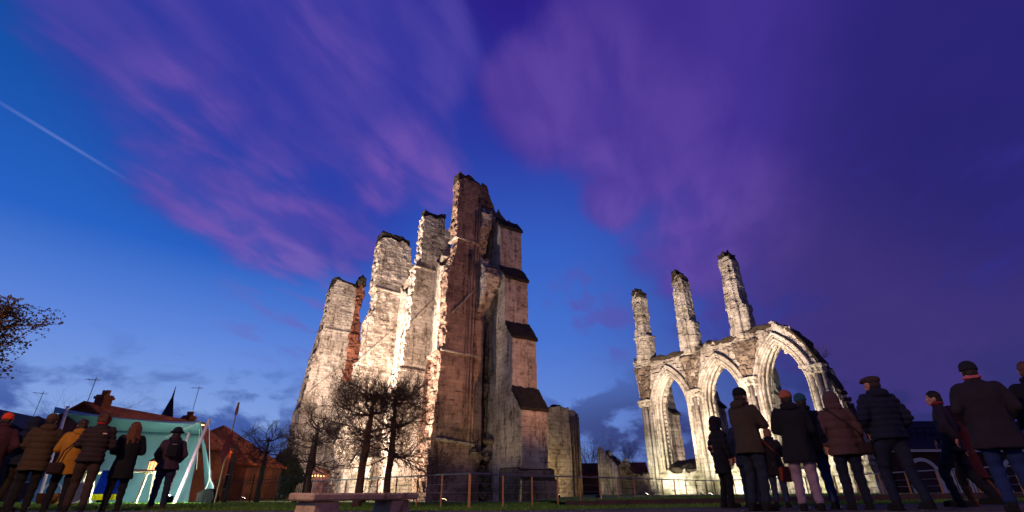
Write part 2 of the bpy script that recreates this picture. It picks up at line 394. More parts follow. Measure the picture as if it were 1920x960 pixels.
# springing flying ribs between heads
for (bs, a0, sd) in ((42.6, 18.4, 41), (50.4, 17.6, 42)):
    bm = bmesh.new()
    A = [(bs - 2.6 * (1 - math.cos(t_)) , 17.5 + 5.2 * math.sin(t_)) for t_ in [i * .16 for i in range(8)]]
    B = [(y_ + .75, z_ + .5) for y_, z_ in A]
    prism(bm, [(bs + .4, 16.5)] + A + B[::-1] + [(bs + .6, 17)], a0, a0 + .8, 'x')
    mobj('broken_rib', off(ruin(bm, .12, None, .06, .1, sd, .3)), LIME, big)
# brick patched torn edge on the far buttress
bm = bmesh.new(); prism(bm, [(14.4, 12), (14.5, 23.3), (14.9, 24.2), (15.4, 24.3), (15.5, 22.6), (15.3, 20.5), (15.6, 17.5), (16.6, 15), (17.0, 12)], 58.0, 60.2, 'y')
mobj('torn_brick_edge', off(ruin(bm, .12, lambda c_, n_: np.ones(len(c_)) * .7, .12, .14, 51, .9)), REDB, big)
bm = bmesh.new(); box(bm, 14.6, 15.5, 58.2, 60, 24.0, 24.9)
mobj('crusted_cap', off(ruin(bm, .11, None, .1, .2, 52, .9)), MOSSTOP, big)
# --- west corner mass with niche
bm = bmesh.new()
prism(bm, [(18.4, -.8), (18.4, 27), (18.9, 28.2), (19.3, 27.8), (19.9, 28.9), (20.4, 28.6), (20.8, 27.2), (21.2, 26.6), (21.4, 25.6), (22.0, 25.7), (22.6, 25.2), (23.2, 25.3), (23.6, 24.5), (23.6, -.8)], 36.1, 38.6, 'y')
box(bm, 18.4, 18.95, 34.62, 36.3, -.8, 19.8); box(bm, 18.7, 19.25, 35.1, 36.3, -.8, 20)
box(bm, 18.5, 19.0, 35.0, 36.4, 19, 26.4)
me = off(ruin(bm, .13, None, .06, .08, 61, 1.0)); mobj('corner_wall', me, LIMED, big)
def springer(pts, a0, a1_, sd, m=LIME):
    bm = bmesh.new(); prism(bm, pts, a0, a1_, 'x')
    return mobj('arch_springer', off(ruin(bm, .1, lambda c_, n_: .35 * np.ones(len(c_)), .08, .12, sd, .7)), m, big)
springer([(36.2, 12.6), (35.4, 13.2), (34.5, 14.4), (33.7, 15.8), (33.2, 17.3), (33.5, 18.1), (34.2, 18.6), (34.5, 19.4), (36.3, 19.6)], 18.95, 20.55, 62)
springer([(36.2, 18.8), (35.6, 19.6), (34.9, 21.0), (34.3, 22.6), (34.1, 23.9), (34.8, 24.5), (36.3, 25)], 18.9, 19.9, 63)
springer([(36.2, 20.8), (35.8, 21.6), (35.0, 22.9), (34.6, 24.1), (35.2, 24.6), (36.3, 25)], 19.8, 21.2, 64)
# niche shafts with capitals and torn statue canopies
bm = bmesh.new()
for a_, b_q, r_ in ((19.05, 34.75, .10), (19.3, 35.15, .13), (19.6, 35.5, .11), (19.85, 35.85, .14), (20.15, 35.6, .09), (20.35, 35.2, .10)):
    tube(bm, [(a_ - OA, b_q - OB, 4.8), (a_ - OA, b_q - OB, 14.8), (a_ - OA, b_q - OB - .25, 15.6), (a_ - OA, b_q - OB - .8, 16.6)], r_, 10)
bmobj('niche_shafts', bm, LIMED, big, smooth=True)
for a_, r_, z1_ in ((17.95, .07, 20.3), (18.2, .09, 20.3), (18.5, .11, 24.5), (18.78, .09, 26)):
    bm = bmesh.new(); tube(bm, [(a_ - OA, 34.56 - OB, 4.0 + k * (z1_ - 4) / 8) for k in range(9)], r_, 10)
    me = bpy.data.meshes.new('m'); bmesh.ops.recalc_face_normals(bm, faces=bm.faces); bm.to_mesh(me); bm.free(); co = getco(me); co += (vnoise(co * 2 + a_)[:, None] - .5) * .05; setco(me, co)
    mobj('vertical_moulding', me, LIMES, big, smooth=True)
bm = bmesh.new(); random.seed(3)
for i in range(30):
    z_ = 4 + i * .36; a_ = 20.0 + random.uniform(-.1, .35); 
    ball(bm, (a_, 35.15 + random.uniform(-.2, .2), z_), random.uniform(.12, .24), seg=6, rings=4)
tube(bm, [(20.15, 35.15, .2), (20.15, 35.15, 8), (20.15, 35.15, 14.5)], .1, 6)
for i in range(34):
    ball(bm, (random.uniform(18.9, 20.6), random.uniform(34.3, 35.6), random.uniform(.0, 4.4)), random.uniform(.25, .5), seg=6, rings=4)
mobj('broken_carving', off(ruin(bm, .09, lambda c_, n_: .6 * np.ones(len(c_)), .1, .12, 65, .2)), LIMED, big)
# --- corner buttress projecting towards the camera: profile (b,z) extruded a 20.5..22.9
def rb(pts, a0=20.5, a1_=22.9, sd=70, name='corner_buttress', m=LIMED):
    bm = bmesh.new(); prism(bm, pts, a0, a1_, 'x')
    return mobj(name, off(ruin(bm, .12, None, .035, .035, sd, 0)), m, big)
rb([(30.35, -.8), (30.35, 5.8), (31.5, 7.3), (31.5, 11.5), (32.6, 12.9), (32.6, 17.1), (33.5, 18.3), (33.5, 22.5), (34.2, 23.4), (36.4, 23.4), (36.4, -.8)], m=LIME)
rb([(29.9, -.8), (29.9, 1.05), (30.2, 1.25), (30.2, 1.75), (30.6, 1.9), (33, 1.9), (33, -.8)], 20.2, 23.3, 71, 'plinth')
SLABR = mat('blackened_slab', '221d18', .95, var=.5, scale=2.2, bump=.9, bscale=7)
for i_, (y0, z0, y1, z1) in enumerate(((30.25, 5.7, 31.5, 7.4), (31.4, 11.4, 32.6, 13.0), (32.5, 17.0, 33.5, 18.4), (33.42, 22.5, 34.3, 23.7))):
    bm = bmesh.new(); prism(bm, [(y0 - .08, z0 + .22), (y1, z1 + .26), (y1 + .12, z1 - .05), (y0 + .05, z0 - .02)], 20.44, 22.97, 'x')
    mobj('weathering_slab', off(ruin(bm, .07, None, .05, .06, 170 + i_, .15)), SLABR, big)
# blocked window frame in the plinth
bm = bmesh.new()
for a0, a1_ in ((20.9, 21.05), (21.35, 21.5), (21.8, 21.95)): box(bm, a0 - OA, a1_ - OA, 29.78 - OB, 29.95 - OB, .65, 1.3)
bmobj('window_frame', bm, LIMED, big)
# low chapel pieces at the foot between buttresses
low = empty('chapel_wall_stub', LW(14.2, 46, -.4), AN, 'low white chapel wall stubs with small gabled pier behind the tree trunks', 'ruined wall')
bm = bmesh.new()
prism(bm, [(13.3, -.8), (13.3, 2.6), (13.6, 3.1), (17.6, 3.4), (17.6, -.8)], 46.1, 46.9, 'y')
box(bm, 15.9, 16.7, 42.9, 47, -.8, 4.0); 
me = ruin(bm, .1, None, .04, .06, 81, .4); off(me, 14.2, 46, -.4); mobj('wall', me, LIMEL, low)
bm = bmesh.new(); prism(bm, [(12.9, -.8), (12.9, 3.6), (13.3, 4.5), (13.7, 3.6), (13.7, -.8)], 47.6, 48.5, 'y')
me = ruin(bm, .08, None, .02, .04, 82, 0); off(me, 14.2, 46, -.4); mobj('gabled_pier', me, LIMEL, low)
bm = bmesh.new(); prism(bm, [(13.9, -.8), (13.9, 2.9), (14.4, 3.1), (14.4, -.8)], 44.2, 45.2, 'y')
me = ruin(bm, .08, None, .02, .04, 83, 0); off(me, 14.2, 46, -.4); mobj('pier', me, LIMEL, low)

# --- free standing wall chunk right of the tower
ck = empty('wall_fragment', LW(29, 36, -.3), AN, 'squat block of abbey wall with clustered shafts right of the big ruin', 'ruined wall')
bm = bmesh.new()
prism(bm, [(26.6, -.6), (26.6, 6.9), (27.4, 7.2), (28.6, 7.5), (29.6, 7.3), (29.7, -.6)], 35.9, 37.6, 'y')
prism(bm, [(29.5, -.6), (29.5, 7.3), (30.3, 7.35), (31.0, 6.9), (31.05, 5.6), (31.1, -.6)], 36.25, 37.4, 'y')
me = ruin(bm, .1, None, .05, .07, 91, .4); off(me, 29, 36, -.3); mobj('wall', me, LIME, ck)
for a_, b_q, r_ in ((29.75, 36.15, .14), (30.05, 36.0, .1), (30.35, 36.1, .13), (30.75, 36.1, .1)):
    bm = bmesh.new(); tube(bm, [(a_ - 29, b_q - 36, -.2), (a_ - 29, b_q - 36, 3), (a_ - 29, b_q - 36, 6.9)], r_, 10); bmobj('shaft', bm, LIMED, ck, smooth=True)

# --- nave arcade
ar = empty('nave_arcade_ruin', LW(34.5, 23, 0), AN, 'floodlit row of three pointed arches carrying three broken pillars', 'ruin')
AO = (34.5, 23, 0)
CB = [27.75, 22.85, 18.0]
bm = bmesh.new()
segs = [31.15] + [v for c_ in CB for v in (c_ + 1.55, c_ - 1.55)] + [14.9]
for i in range(0, 8, 2):
    b_hi, b_lo = segs[i], segs[i + 1]
    if i == 6: prism(bm, [(16.45, -.4), (16.45, 7.3), (15.2, 7.3), (14.75, 5.2), (14.3, 2.6), (14.05, -.4)], 34, 35.2, 'x')
    else: box(bm, 34, 35.2, b_lo, b_hi, -.4, 7.0)
def bay(c_, lo, hi, tops):
    A = arch_pts(c_, 1.55, 6.55, 9.45 if c_ > 18.5 else 9.85, 10)
    prism(bm, [(lo, 6.5)] + A + [(hi, 6.5)] + tops, 34, 35.2, 'x')
bay(CB[0], 25.3, 31.15, [(31.3, 9.6), (31.6, 11.3), (30.4, 11.5), (28.6, 10.9), (27, 10.8), (25.3, 10.9)])
bay(CB[1], 20.4, 25.3, [(25.3, 10.9), (23.5, 10.9), (22, 10.85), (20.4, 10.9)])
bay(CB[2], 16.0, 20.4, [(20.4, 10.95), (19, 11.1), (17.6, 11.0), (16.7, 10.3), (16.0, 9.2), (15.6, 8.0)])
prism(bm, [(16.5, 6.5), (16.2, 9.4), (15.7, 8.3), (15.3, 7.4), (15.1, 6.5)], 34, 35.1, 'x')
box(bm, 33.95, 35.3, 15.5, 31.2, -.4, 1.75)
def arag(co, no): return np.clip((co[:, 2] - 7.2) / 1.5, 0, 1) * np.clip(1 - np.abs(no[:, 2]), 0, 1) * .55 + (co[:, 1] < 15.6) * .4
me = ruin(bm, .1, arag, .05, .06, 101, .9); off(me, *AO); mobj('arcade_wall', me, LIMEL, ar)
# dark crusted coping
bm = bmesh.new()
for p, q in ((( 31.5, 11.25), (29.9, 11.3)), ((29.8, 11.0), (26, 10.8)), ((26, 10.85), (21, 10.85)), ((21, 10.9), (19, 11.15)), ((19, 11.15), (17.6, 11.1)), ((17.6, 11.1), (16.7, 10.3)), ((16.7, 10.3), (16.0, 9.1)), ((16.0, 9.1), (15.5, 7.9)), ((15.5, 7.9), (14.9, 6.2)), ((14.9, 6.2), (14.5, 4.2))):
    prism(bm, [(p[0], p[1] - .1), (q[0], q[1] - .1), (q[0] - .05, q[1] + .25), (p[0] + .05, p[1] + .25)], 33.95, 35.25, 'x')
me = ruin(bm, .09, None, .1, .1, 103, .35); off(me, *AO); mobj('mossy_coping', me, MOSSTOP, ar)
# dark rubble infill above the capitals
for c_, s_ in ((30.5, .42), (25.3, .42), (20.4, .42)):
    bm = bmesh.new()
    prism(bm, [(c_ - s_, 7.5), (c_ + s_, 7.5), (c_ + s_ * 1.7, 9.3), (c_ + s_ * 2.6, 10.5), (c_ - s_ * 2.6, 10.5), (c_ - s_ * 1.7, 9.3)], 33.88, 34.1, 'x')
    me = ruin(bm, .08, lambda p_, n_: .8 * np.ones(len(p_)), .2, .2, 104 + c_, .2); off(me, *AO); mobj('rubble_core', me, LIMED, ar)
for ci, c_ in enumerate(CB):
    za = 9.45 if ci < 2 else 9.85
    o_ = empty('arch', (0, 0, 0), 0); o_.parent = ar
    for k, (ww, dz, aa, r_) in enumerate(((1.62, .08, 33.98, .10), (1.82, .28, 33.93, .13), (2.02, .50, 33.9, .09), (2.18, .70, 33.86, .12), (1.5, .0, 34.3, .11), (1.47, 0, 34.75, .11))):
        bm = bmesh.new(); A = arch_pts(c_, ww, 6.5, za + dz, 14)
        jm = .0 if k in (0, 1, 4, 5) else None
        P_ = [(aa - AO[0], y_ - AO[1], z_) for y_, z_ in A]
        if jm is not None: P_ = [(aa - AO[0], c_ - ww - AO[1], 1.8)] + P_ + [(aa - AO[0], c_ + ww - AO[1], 1.8)]
        tube(bm, P_, r_, 8); me = bpy.data.meshes.new('m'); bm.to_mesh(me); bm.free()
        co = getco(me); co += (vnoise(co * 3.1 + k)[:, None] - .5) * .03; setco(me, co)
        mobj('arch_moulding', me, LIMEL, o_, smooth=True)
    # cusps left of the tracery
    bm = bmesh.new(); random.seed(20 + ci)
    A = arch_pts(c_, 1.5, 6.5, za - .08, 22)
    for i, (y_, z_) in enumerate(A):
        if ci == 2 and random.random() < .93: continue
        if random.random() < (.25 if ci == 1 else .5): continue
        dy = (c_ - y_); dz_ = (7.2 - z_); L = math.hypot(dy, dz_) or 1
        q = random.uniform(.12, .34)
        ball(bm, (34.6, y_ + dy / L * q * .5, z_ + dz_ / L * q * .5), q * .6, .8, 1, 1, 6, 4)
    for i in range(14):
        if random.random() < .75: ball(bm, (34.6, c_ + 1.5 + random.uniform(-.12, .03), 2.2 + i * .33), .13, 1, 1.2, 1, 6, 4)
    tube(bm, [(34.6, c_ + 1.5, 2.0), (34.6, c_ + 1.5, 4.2)] + [(34.6, y_, z_) for y_, z_ in A[::-1]], .075, 6)
    if len(bm.verts):
        me = ruin(bm, .06, None, .02, .06, 110 + ci, 0); off(me, *AO); mobj('tracery_stump', me, LIMEL, o_)
# engaged shafts and carved capitals
for ci, (c_, zt, base) in enumerate(((30.55, 7.0, 1.), (25.3, 7.1, 1.), (20.4, 7.2, 1.), (15.75, 7.2, 1.))):
    sh = empty('shaft_cluster', (0, 0, 0)); sh.parent = ar
    for dy, aa, r_ in ((-.42, 33.92, .15), (-.08, 33.78, .17), (.28, 33.9, .15), (.5, 33.97, .09)):
        bm = bmesh.new(); tube(bm, [(aa - AO[0], c_ + dy - AO[1], z_) for z_ in (-.2, .25, .3, 2, 4, zt)], [r_ * 1.6, r_ * 1.6, r_, r_, r_, r_], 10)
        bmobj('shaft', bm, LIMEL, sh, smooth=True)
    bm = bmesh.new(); random.seed(ci)
    prism(bm, [(33.5, c_ - .62), (34.1, c_ - .75), (34.1, c_ + .75), (33.5, c_ + .6)], zt + .48, zt + .62, 'z')
    prism(bm, [(33.62, c_ - .5), (34.1, c_ - .62), (34.1, c_ + .62), (33.62, c_ + .48)], zt + .05, zt + .5, 'z')
    for i in range(26): ball(bm, (33.62 + random.uniform(-.1, .1), c_ + random.uniform(-.6, .6), zt + .3 + random.uniform(-.18, .2)), .09, seg=6, rings=4)
    me = ruin(bm, .05, None, .01, .03, 120 + ci, 0); off(me, *AO); mobj('capital', me, LIMEL, sh)
# three broken pillars on top
for ci, (c_, zt, sd) in enumerate(((30.35, 17.9, 130), (25.4, 17.9, 131), (20.5, 17.9, 132))):
    pl_ = empty('broken_pillar', (0, 0, 0)); pl_.parent = ar
    bm = bmesh.new()
    hw = .68
    prism(bm, [(c_ - hw - .12, 10.6), (c_ - hw - .05, 13.2), (c_ - hw + .05, 13.4), (c_ - hw + .1, zt - .7), (c_ - hw + .35, zt - .2), (c_ - .1, zt - .1), (c_ + .3, zt - .5), (c_ + hw - .1, zt - .5), (c_ + hw - .05, 13.6), (c_ + hw, 13.2), (c_ + hw + .1, 10.6)], 34.0, 35.1, 'x')
    prism(bm, [(c_ - .42, 10.6), (c_ - .42, 13.5), (c_ - .2, 13.8), (c_ + .1, 13.5), (c_ + .1, 10.6)], 33.72, 34.1, 'x')
    prism(bm, [(c_ - .3, 13), (c_ - .3, zt - 1.2), (c_ + .2, zt - 1.6), (c_ + .2, 13)], 33.8, 34.1, 'x')
    box(bm, 34.15, 34.95, c_ - hw - .22, c_ - hw + .1, 10.6, 13.3)
    def prag(co, no): return np.clip((co[:, 2] - 13.2) / 1.5, .15, 1) * np.clip(1 - abs(no[:, 2]), 0, 1) * .55 * (1.0 - .6 * (no[:, 1] < -.5))
    me = ruin(bm, .085, prag, .07, .06, sd, .9); off(me, *AO); mobj('pillar_core', me, LIMEL, pl_)
    bm = bmesh.new(); box(bm, 33.95, 35.15, c_ - hw - .16, c_ + hw + .1, 13.25, 13.42)
    me = ruin(bm, .05, None, .01, .03, sd + 5, .1); off(me, *AO); mobj('string_course', me, LIMEL, pl_)
    bm = bmesh.new(); prism(bm, [(c_ - .55, zt - .75), (c_ - .5, zt), (c_ - .15, zt - .2), (c_ + .05, zt + .5), (c_ + .25, zt + .1), (c_ + .55, zt + .2), (c_ + .62, zt - .8)], 34.05, 35.05, 'x')
    me = ruin(bm, .08, None, .12, .16, sd + 9, .6); off(me, *AO); mobj('crusted_cap', me, MOSSTOP, pl_)
# sloping mossy sills
for c_ in CB:
    bm = bmesh.new(); prism(bm, [(34.1, 1.7), (34.1, 1.95), (35.5, 2.75), (35.5, 1.7)], c_ - 1.45, c_ + 1.45, 'y')
    me = ruin(bm, .07, None, .03, .06, c_, .2); off(me, *AO); mobj('sill', me, MOSSTOP, ar)
# outer aisle window piers seen through the arches
for (bc, zt, w0) in ((31.4, 9.6, .45), (26.5, 8.2, .4), (20.9, 9.2, .3)):
    ob = empty('aisle_pier', LW(38, bc, 0), AN, {31.4: 'tapering stone pier seen through the leftmost arch', 26.5: 'narrow stone pier seen through the middle arch', 20.9: 'thin stone pier just inside the right arch'}[bc], 'ruined pier', 'aisle piers behind the arcade')
    bm = bmesh.new(); prism(bm, [(bc - w0 - .15, -.3), (bc - w0 - .1, 6.9), (bc - w0 + .2, 7.4), (bc - .1, zt), (bc + w0, zt + .3), (bc + w0, -.3)], 37.6, 38.6, 'x')
    me = ruin(bm, .08, None, .04, .05, bc, .3); off(me, 38, bc, 0); mobj('pier', me, LIMEL, ob)
    bm = bmesh.new(); prism(bm, [(bc - w0 - .25, 6.7), (bc - w0 - .25, 6.9), (bc - w0 + .3, 7.45), (bc - w0 + .3, 7.1)], 37.55, 38.65, 'x')
    me = ruin(bm, .06, None, .01, .02, bc, 0); off(me, 38, bc, 0); mobj('weathering_slab', me, SLAB, ob)
# stub and low rubble wall left of the arcade
st = empty('pier_stub', LW(34.5, 36.3, -.1), AN, 'low stump of a clustered pier between wall block and arches', 'ruined pier')
for i, (b_q, zt, r_) in enumerate(((37.2, 4.1, .17), (36.8, 4.3, .22), (36.4, 3.9, .2), (36.05, 3.6, .16), (35.7, 3.3, .2), (35.3, 2.9, .17), (34.95, 2.6, .2))):
    bm = bmesh.new(); tube(bm, [(34 - 34.5, b_q - 36.3, z_) for z_ in (-.3, 0, 1, 2, zt)], [r_ * 1.3, r_, r_, r_, r_ * .9], 10)
    bmobj('shaft', bm, LIMEL, st, smooth=True)
bm = bmesh.new(); prism(bm, [(37.5, -.5), (37.4, 3.9), (36.6, 3.9), (35.6, 3.1), (34.8, 2.5), (34.7, -.5)], 34, 35, 'x')
me = ruin(bm, .08, None, .06, .1, 150, .6); off(me, 34.5, 36.3, -.1); mobj('core', me, LIME, st)
lw = empty('rubble_wall', LW(34.4, 33, -.1), AN, 'low crumbling wall joining the pier stump to the arcade', 'ruined wall')
bm = bmesh.new(); prism(bm, [(34.8, -.5), (34.7, 2.5), (34.3, 2.9), (33.9, 2.2), (33, 1.7), (32, 1.6), (31.3, 1.75), (31.2, -.5)], 34.1, 34.9, 'x')
me = ruin(bm, .09, None, .1, .12, 151, .7); off(me, 34.4, 33, -.1); mobj('wall', me, LIMED, lw)
# ------------------------------------------------------------- floodlights
def flood(loc, target, energy, col, size=R(100), label='', blend=.6, rad=.12, cat='floodlight', body=True):
    t_ = Vector(target) - Vector(loc); f = empty('floodlight', loc, math.atan2(t_.y, t_.x) - math.pi / 2, label, cat, 'ground floodlights')
    tilt = math.atan2(t_.z, math.hypot(t_.x, t_.y))
    rm = Matrix.Translation((0, 0, .16)) @ Matrix.Rotation(tilt, 4, 'X')
    bm = bmesh.new(); vs = box(bm, -.16, .16, -.08, .05, -.11, .11, .015); bmesh.ops.transform(bm, matrix=rm, verts=bm.verts)
    bmobj('housing', bm, mat('black_metal', '16171a', .5, .6), f)
    bm = bmesh.new(); vs = box(bm, -.14, .14, .052, .06, -.09, .09); bmesh.ops.transform(bm, matrix=rm, verts=bm.verts)
    bmobj('lens', bm, mat('lamp_glass_' + col, col, .4, emis=col, estr=14), f)
    bm = bmesh.new(); tube(bm, [(-.18, 0, .16), (-.18, 0, 0), (.18, 0, 0), (.18, 0, .16)], .012, 6); bmobj('bracket', bm, MATS['black_metal'], f)
    ld = bpy.data.lights.new('lamp', 'SPOT'); ld.energy = energy; ld.color = rgb(col)[:3]; ld.spot_size = size; ld.spot_blend = blend; ld.shadow_soft_size = rad
    lo = bpy.data.objects.new('lamp', ld); COL.objects.link(lo); lo.parent = f
    lo.location = rm @ Vector((0, .1, 0)); lo.rotation_euler = (Matrix.Rotation(tilt, 4, 'X') @ Matrix.Rotation(R(90), 4, 'X')).to_euler()
    return f
WARM = 'ffe6d6'; GREENW = 'fdf6de'; PINK = 'ffb894'
flood(LW(3.0, 46.0, -.3), LW(16, 38, 13), 112000, WARM, R(95), label='strong floodlight on the lawn behind the tent facing the first buttress')
flood(LW(5.5, 47.5, -.3), LW(14, 50, 13), 58000, WARM, R(80), label='strong floodlight farther back facing the far buttresses')
flood(LW(7.0, 35.6, -.3), LW(17, 47, 13), 30000, WARM, R(100), label='floodlight in the grass between the tree trunks and the fence')
flood(LW(10.7, 33.6, -.3), LW(16, 46, 8), 9000, WARM, label='bright floodlight seen under the middle of the bench')
flood(LW(14.5, 30.0, -.3), LW(20.6, 33, 12), 900, 'ffe0a0', label='floodlight in the grass by the right end of the bench')
flood(LW(31.0, 28.9, 0), LW(34.6, 27.0, 5), 2600, GREENW, R(150), label='floodlight at the foot of the leftmost arch')
flood(LW(31.0, 23.2, 0), LW(34.6, 22.0, 5), 2600, GREENW, R(150), label='floodlight at the foot of the middle arch')
flood(LW(31.0, 17.0, 0), LW(34.6, 17.0, 5), 2200, GREENW, R(150), label='floodlight at the foot of the right arch')
flood(LW(36.6, 27.5, 0), LW(38, 31.4, 7), 1800, WARM, R(130), label='floodlight hidden behind the arcade wall')
flood(LW(19.0, 21.0, -.1), LW(34.5, 24, 11), 40000, WARM, R(60), label='floodlight on the lawn lighting the three broken pillars')
flood(LW(25.5, 32.8, -.1), LW(29.5, 36.5, 5), 900, 'ffe0a0', R(120), label='small lamp on the lawn before the squat wall block')
flood(LW(27.0, 14.0, .2), LW(21.0, 33, 13), 11500, PINK, R(50), label='added pinkish floodlight hidden behind the visitors in place of street light on the corner buttress')  # added hidden spot, stands in for pinkish street light on the corner buttress
flood(LW(31.0, 36.6, -.1), LW(34.4, 35.6, 3), 260, GREENW, R(140), label='small floodlight before the low pier stump')
# street lamps behind and beside the visitors
def street_lamp(x, y, h, energy, col, label):
    z = gz(x, y); s = empty('street_lamp', (x, y, z), 0, label, 'street lamp', 'street lamps')
    bm = bmesh.new(); tube(bm, [(0, 0, 0), (0, 0, .8), (0, 0, .82), (0, 0, h)], [.09, .09, .06, .045], 10); bmobj('pole', bm, mat('green_paint', '20302a', .5), s)
    bm = bmesh.new(); tube(bm, [(0, 0, h), (0, .1, h + .25), (0, .5, h + .35), (0, .8, h + .3)], .03, 8); bmobj('arm', bm, MATS['green_paint'], s)
    bm = bmesh.new(); box(bm, -.15, .15, .6, 1.15, h + .2, h + .34, .03); bmobj('lamp_head', bm, MATS['green_paint'], s)
    bm = bmesh.new(); box(bm, -.11, .11, .68, 1.08, h + .17, h + .198); bmobj('diffuser', bm, mat('sodium_glass', 'ffa050', .4, emis='ffa050', estr=10), s)
    ld = bpy.data.lights.new('bulb', 'POINT'); ld.energy = energy; ld.color = rgb(col)[:3]; ld.shadow_soft_size = .15
    lo = bpy.data.objects.new('bulb', ld); COL.objects.link(lo); lo.parent = s; lo.location = (0, .88, h + .02)
street_lamp(-6.0, -1.5, 5.5, 2700, 'ffc89c', 'street lamp behind the left group of visitors')
street_lamp(20, -6, 8.5, 1800, 'ffb898', 'tall street lamp at the right edge of the square')
street_lamp(-18.6, 29.5, 4.0, 210, 'ffb880', 'short street lamp among the houses behind the tent')
# ------------------------------------------------------------- ground
def grid(name, x0, x1, y0, y1, nx, ny, m, dz=0, **k):
    bm = bmesh.new(); V = [[bm.verts.new((x0 + (x1 - x0) * i / nx, y0 + (y1 - y0) * j / ny, gz(x0 + (x1 - x0) * i / nx, y0 + (y1 - y0) * j / ny) + dz)) for j in range(ny + 1)] for i in range(nx + 1)]
    for i in range(nx):
        for j in range(ny): bm.faces.new((V[i][j], V[i+1][j], V[i+1][j+1], V[i][j+1]))
    return bmobj(name, bm, m, None, **k)
def grass_mat():
    m = bpy.data.materials.new('lawn'); m.use_nodes = True; t = NT(m.node_tree); b = t.N['Principled BSDF']
    o = t.n('ShaderNodeTexCoord').outputs['Object']; n = t.noise(o, 1.2, 6, .6); n2 = t.noise(o, 40, 3)
    t.L.new(t.mix(.5, t.ramp(n, [(.3, rgb('365218')), (.7, rgb('507026'))]), t.ramp(n2, [(.3, rgb('22360f')), (.7, rgb('587028'))])), b.inputs['Base Color'])
    b.inputs['Roughness'].default_value = .9
    t.L.new(t.n('ShaderNodeBump', ins={'Strength': .8, 'Distance': .04, 'Height': n2}).outputs[0], b.inputs['Normal']); return m
LAWN = grass_mat()
V_ = []
bm = bmesh.new()
xs = [-2500, -400, -80] + [x for x in range(-40, 41, 2)] + [80, 400, 2500]; ys = [-2500, -300, -30, -10] + [y for y in range(-6, 61, 2)] + [90, 200, 600, 2500]
VV = [[bm.verts.new((x, y, gz(x, y) - .012)) for y in ys] for x in xs]
for i in range(len(xs) - 1):
    for j in range(len(ys) - 1): bm.faces.new((VV[i][j], VV[i+1][j], VV[i+1][j+1], VV[i][j+1]))
bmobj('ground', bm, LAWN, kind='structure')
PAVE = stone_mat('paving', '6c645c', '544e48', '2c2824', .3, 0, topdark=0)
grid('pavement', -30, 30, -14, 10.6, 60, 24, PAVE, .004, kind='structure')
# ------------------------------------------------------------- low railing round the ruins
STEEL = mat('galvanised_steel', '8a8580', .4, .7, bump=0); RUSTP = mat('post_steel', 'b07a48', .6, 0, bump=.1)
rail = empty('railing', (-.95, 12, gz(-.95, 12)), 0, 'long low metal railing with thin wires running in front of both ruins', 'railing')
PL = [(-7.6, 20.0), (-.95, 12), (9.3, 24.6), (11.8, 19.5), (12.0, 12.6), (12.1, 9.5)]
zr = []
for i in range(len(PL) - 1):
    p, q = PL[i], PL[i + 1]; L = math.hypot(q[0] - p[0], q[1] - p[1]); n = round(L / 1.13)
    for k in range(n + (i == len(PL) - 2)): zr.append((p[0] + (q[0] - p[0]) * k / n, p[1] + (q[1] - p[1]) * k / n, k == 0 and i > 0))
base = Vector((-.95, 12, gz(-.95, 12)))
for x, y, cor in zr:
    bm = bmesh.new(); r_ = .028 if cor else .018; g_ = gz(x, y)
    box(bm, x - r_ - base.x, x + r_ - base.x, y - r_ * .7 - base.y, y + r_ * .7 - base.y, g_ - .05 - base.z, g_ + .70 - base.z)
    bmobj('post', bm, RUSTP, rail)
for h, r_, nm in ((.715, .02, 'handrail'), (.5, .005, 'wire'), (.32, .005, 'wire'), (.14, .005, 'wire')):
    bm = bmesh.new(); tube(bm, [Vector((x, y, gz(x, y) + h)) - base for x, y, c_ in zr], r_, 6); bmobj(nm, bm, STEEL, rail)
# kerb wall
bm = bmesh.new(); n = 24
for i in range(n):
    x0 = 1.3 + i * .75; x1 = x0 + .745; g0 = gz(x0, 13)
    box(bm, x0, x1, 13, 13.22, g0 - .05, g0 + .13 + .002 * i, .006)
bmobj('kerb', bm, mat('dark_red_kerb', '46322a', .8, var=.3, scale=2), kind='structure')
grid('raised_lawn', 1.3, 19, 13.22, 60, 18, 40, LAWN, .09, kind='structure')
# grass blades in front (uncountable)
def blades(name, n, xr, yr, hgt, m, seed):
    rs = np.random.RandomState(seed); V = []; F_ = []
    for i in range(n):
        x = rs.uniform(*xr); y = yr[0] + (yr[1] - yr[0]) * rs.rand() ** 1.5; z = gz(x, y) + (.09 if (x > 1.3 and y > 13.2) else 0) - .01
        a = rs.uniform(0, 6.28); h = hgt * rs.uniform(.5, 1.2); w_ = .008 + .0006 * y; lx, ly = rs.uniform(-.03, .03, 2)
        k = len(V); V += [(x - w_ * math.cos(a), y - w_ * math.sin(a), z), (x + w_ * math.cos(a), y + w_ * math.sin(a), z), (x + lx, y + ly, z + h)]; F_.append((k, k + 1, k + 2))
    me = bpy.data.meshes.new(name); me.from_pydata(V, [], F_)
    mobj(name, me, m, None, kind='stuff', label='short lawn grass', cat='grass')
GB = mat('grass_blade', '587a28', .8, var=.4, scale=3, bump=0)
blades('lawn_grass', 60000, (-22, 14), (10.65, 24), .06, GB, 4)
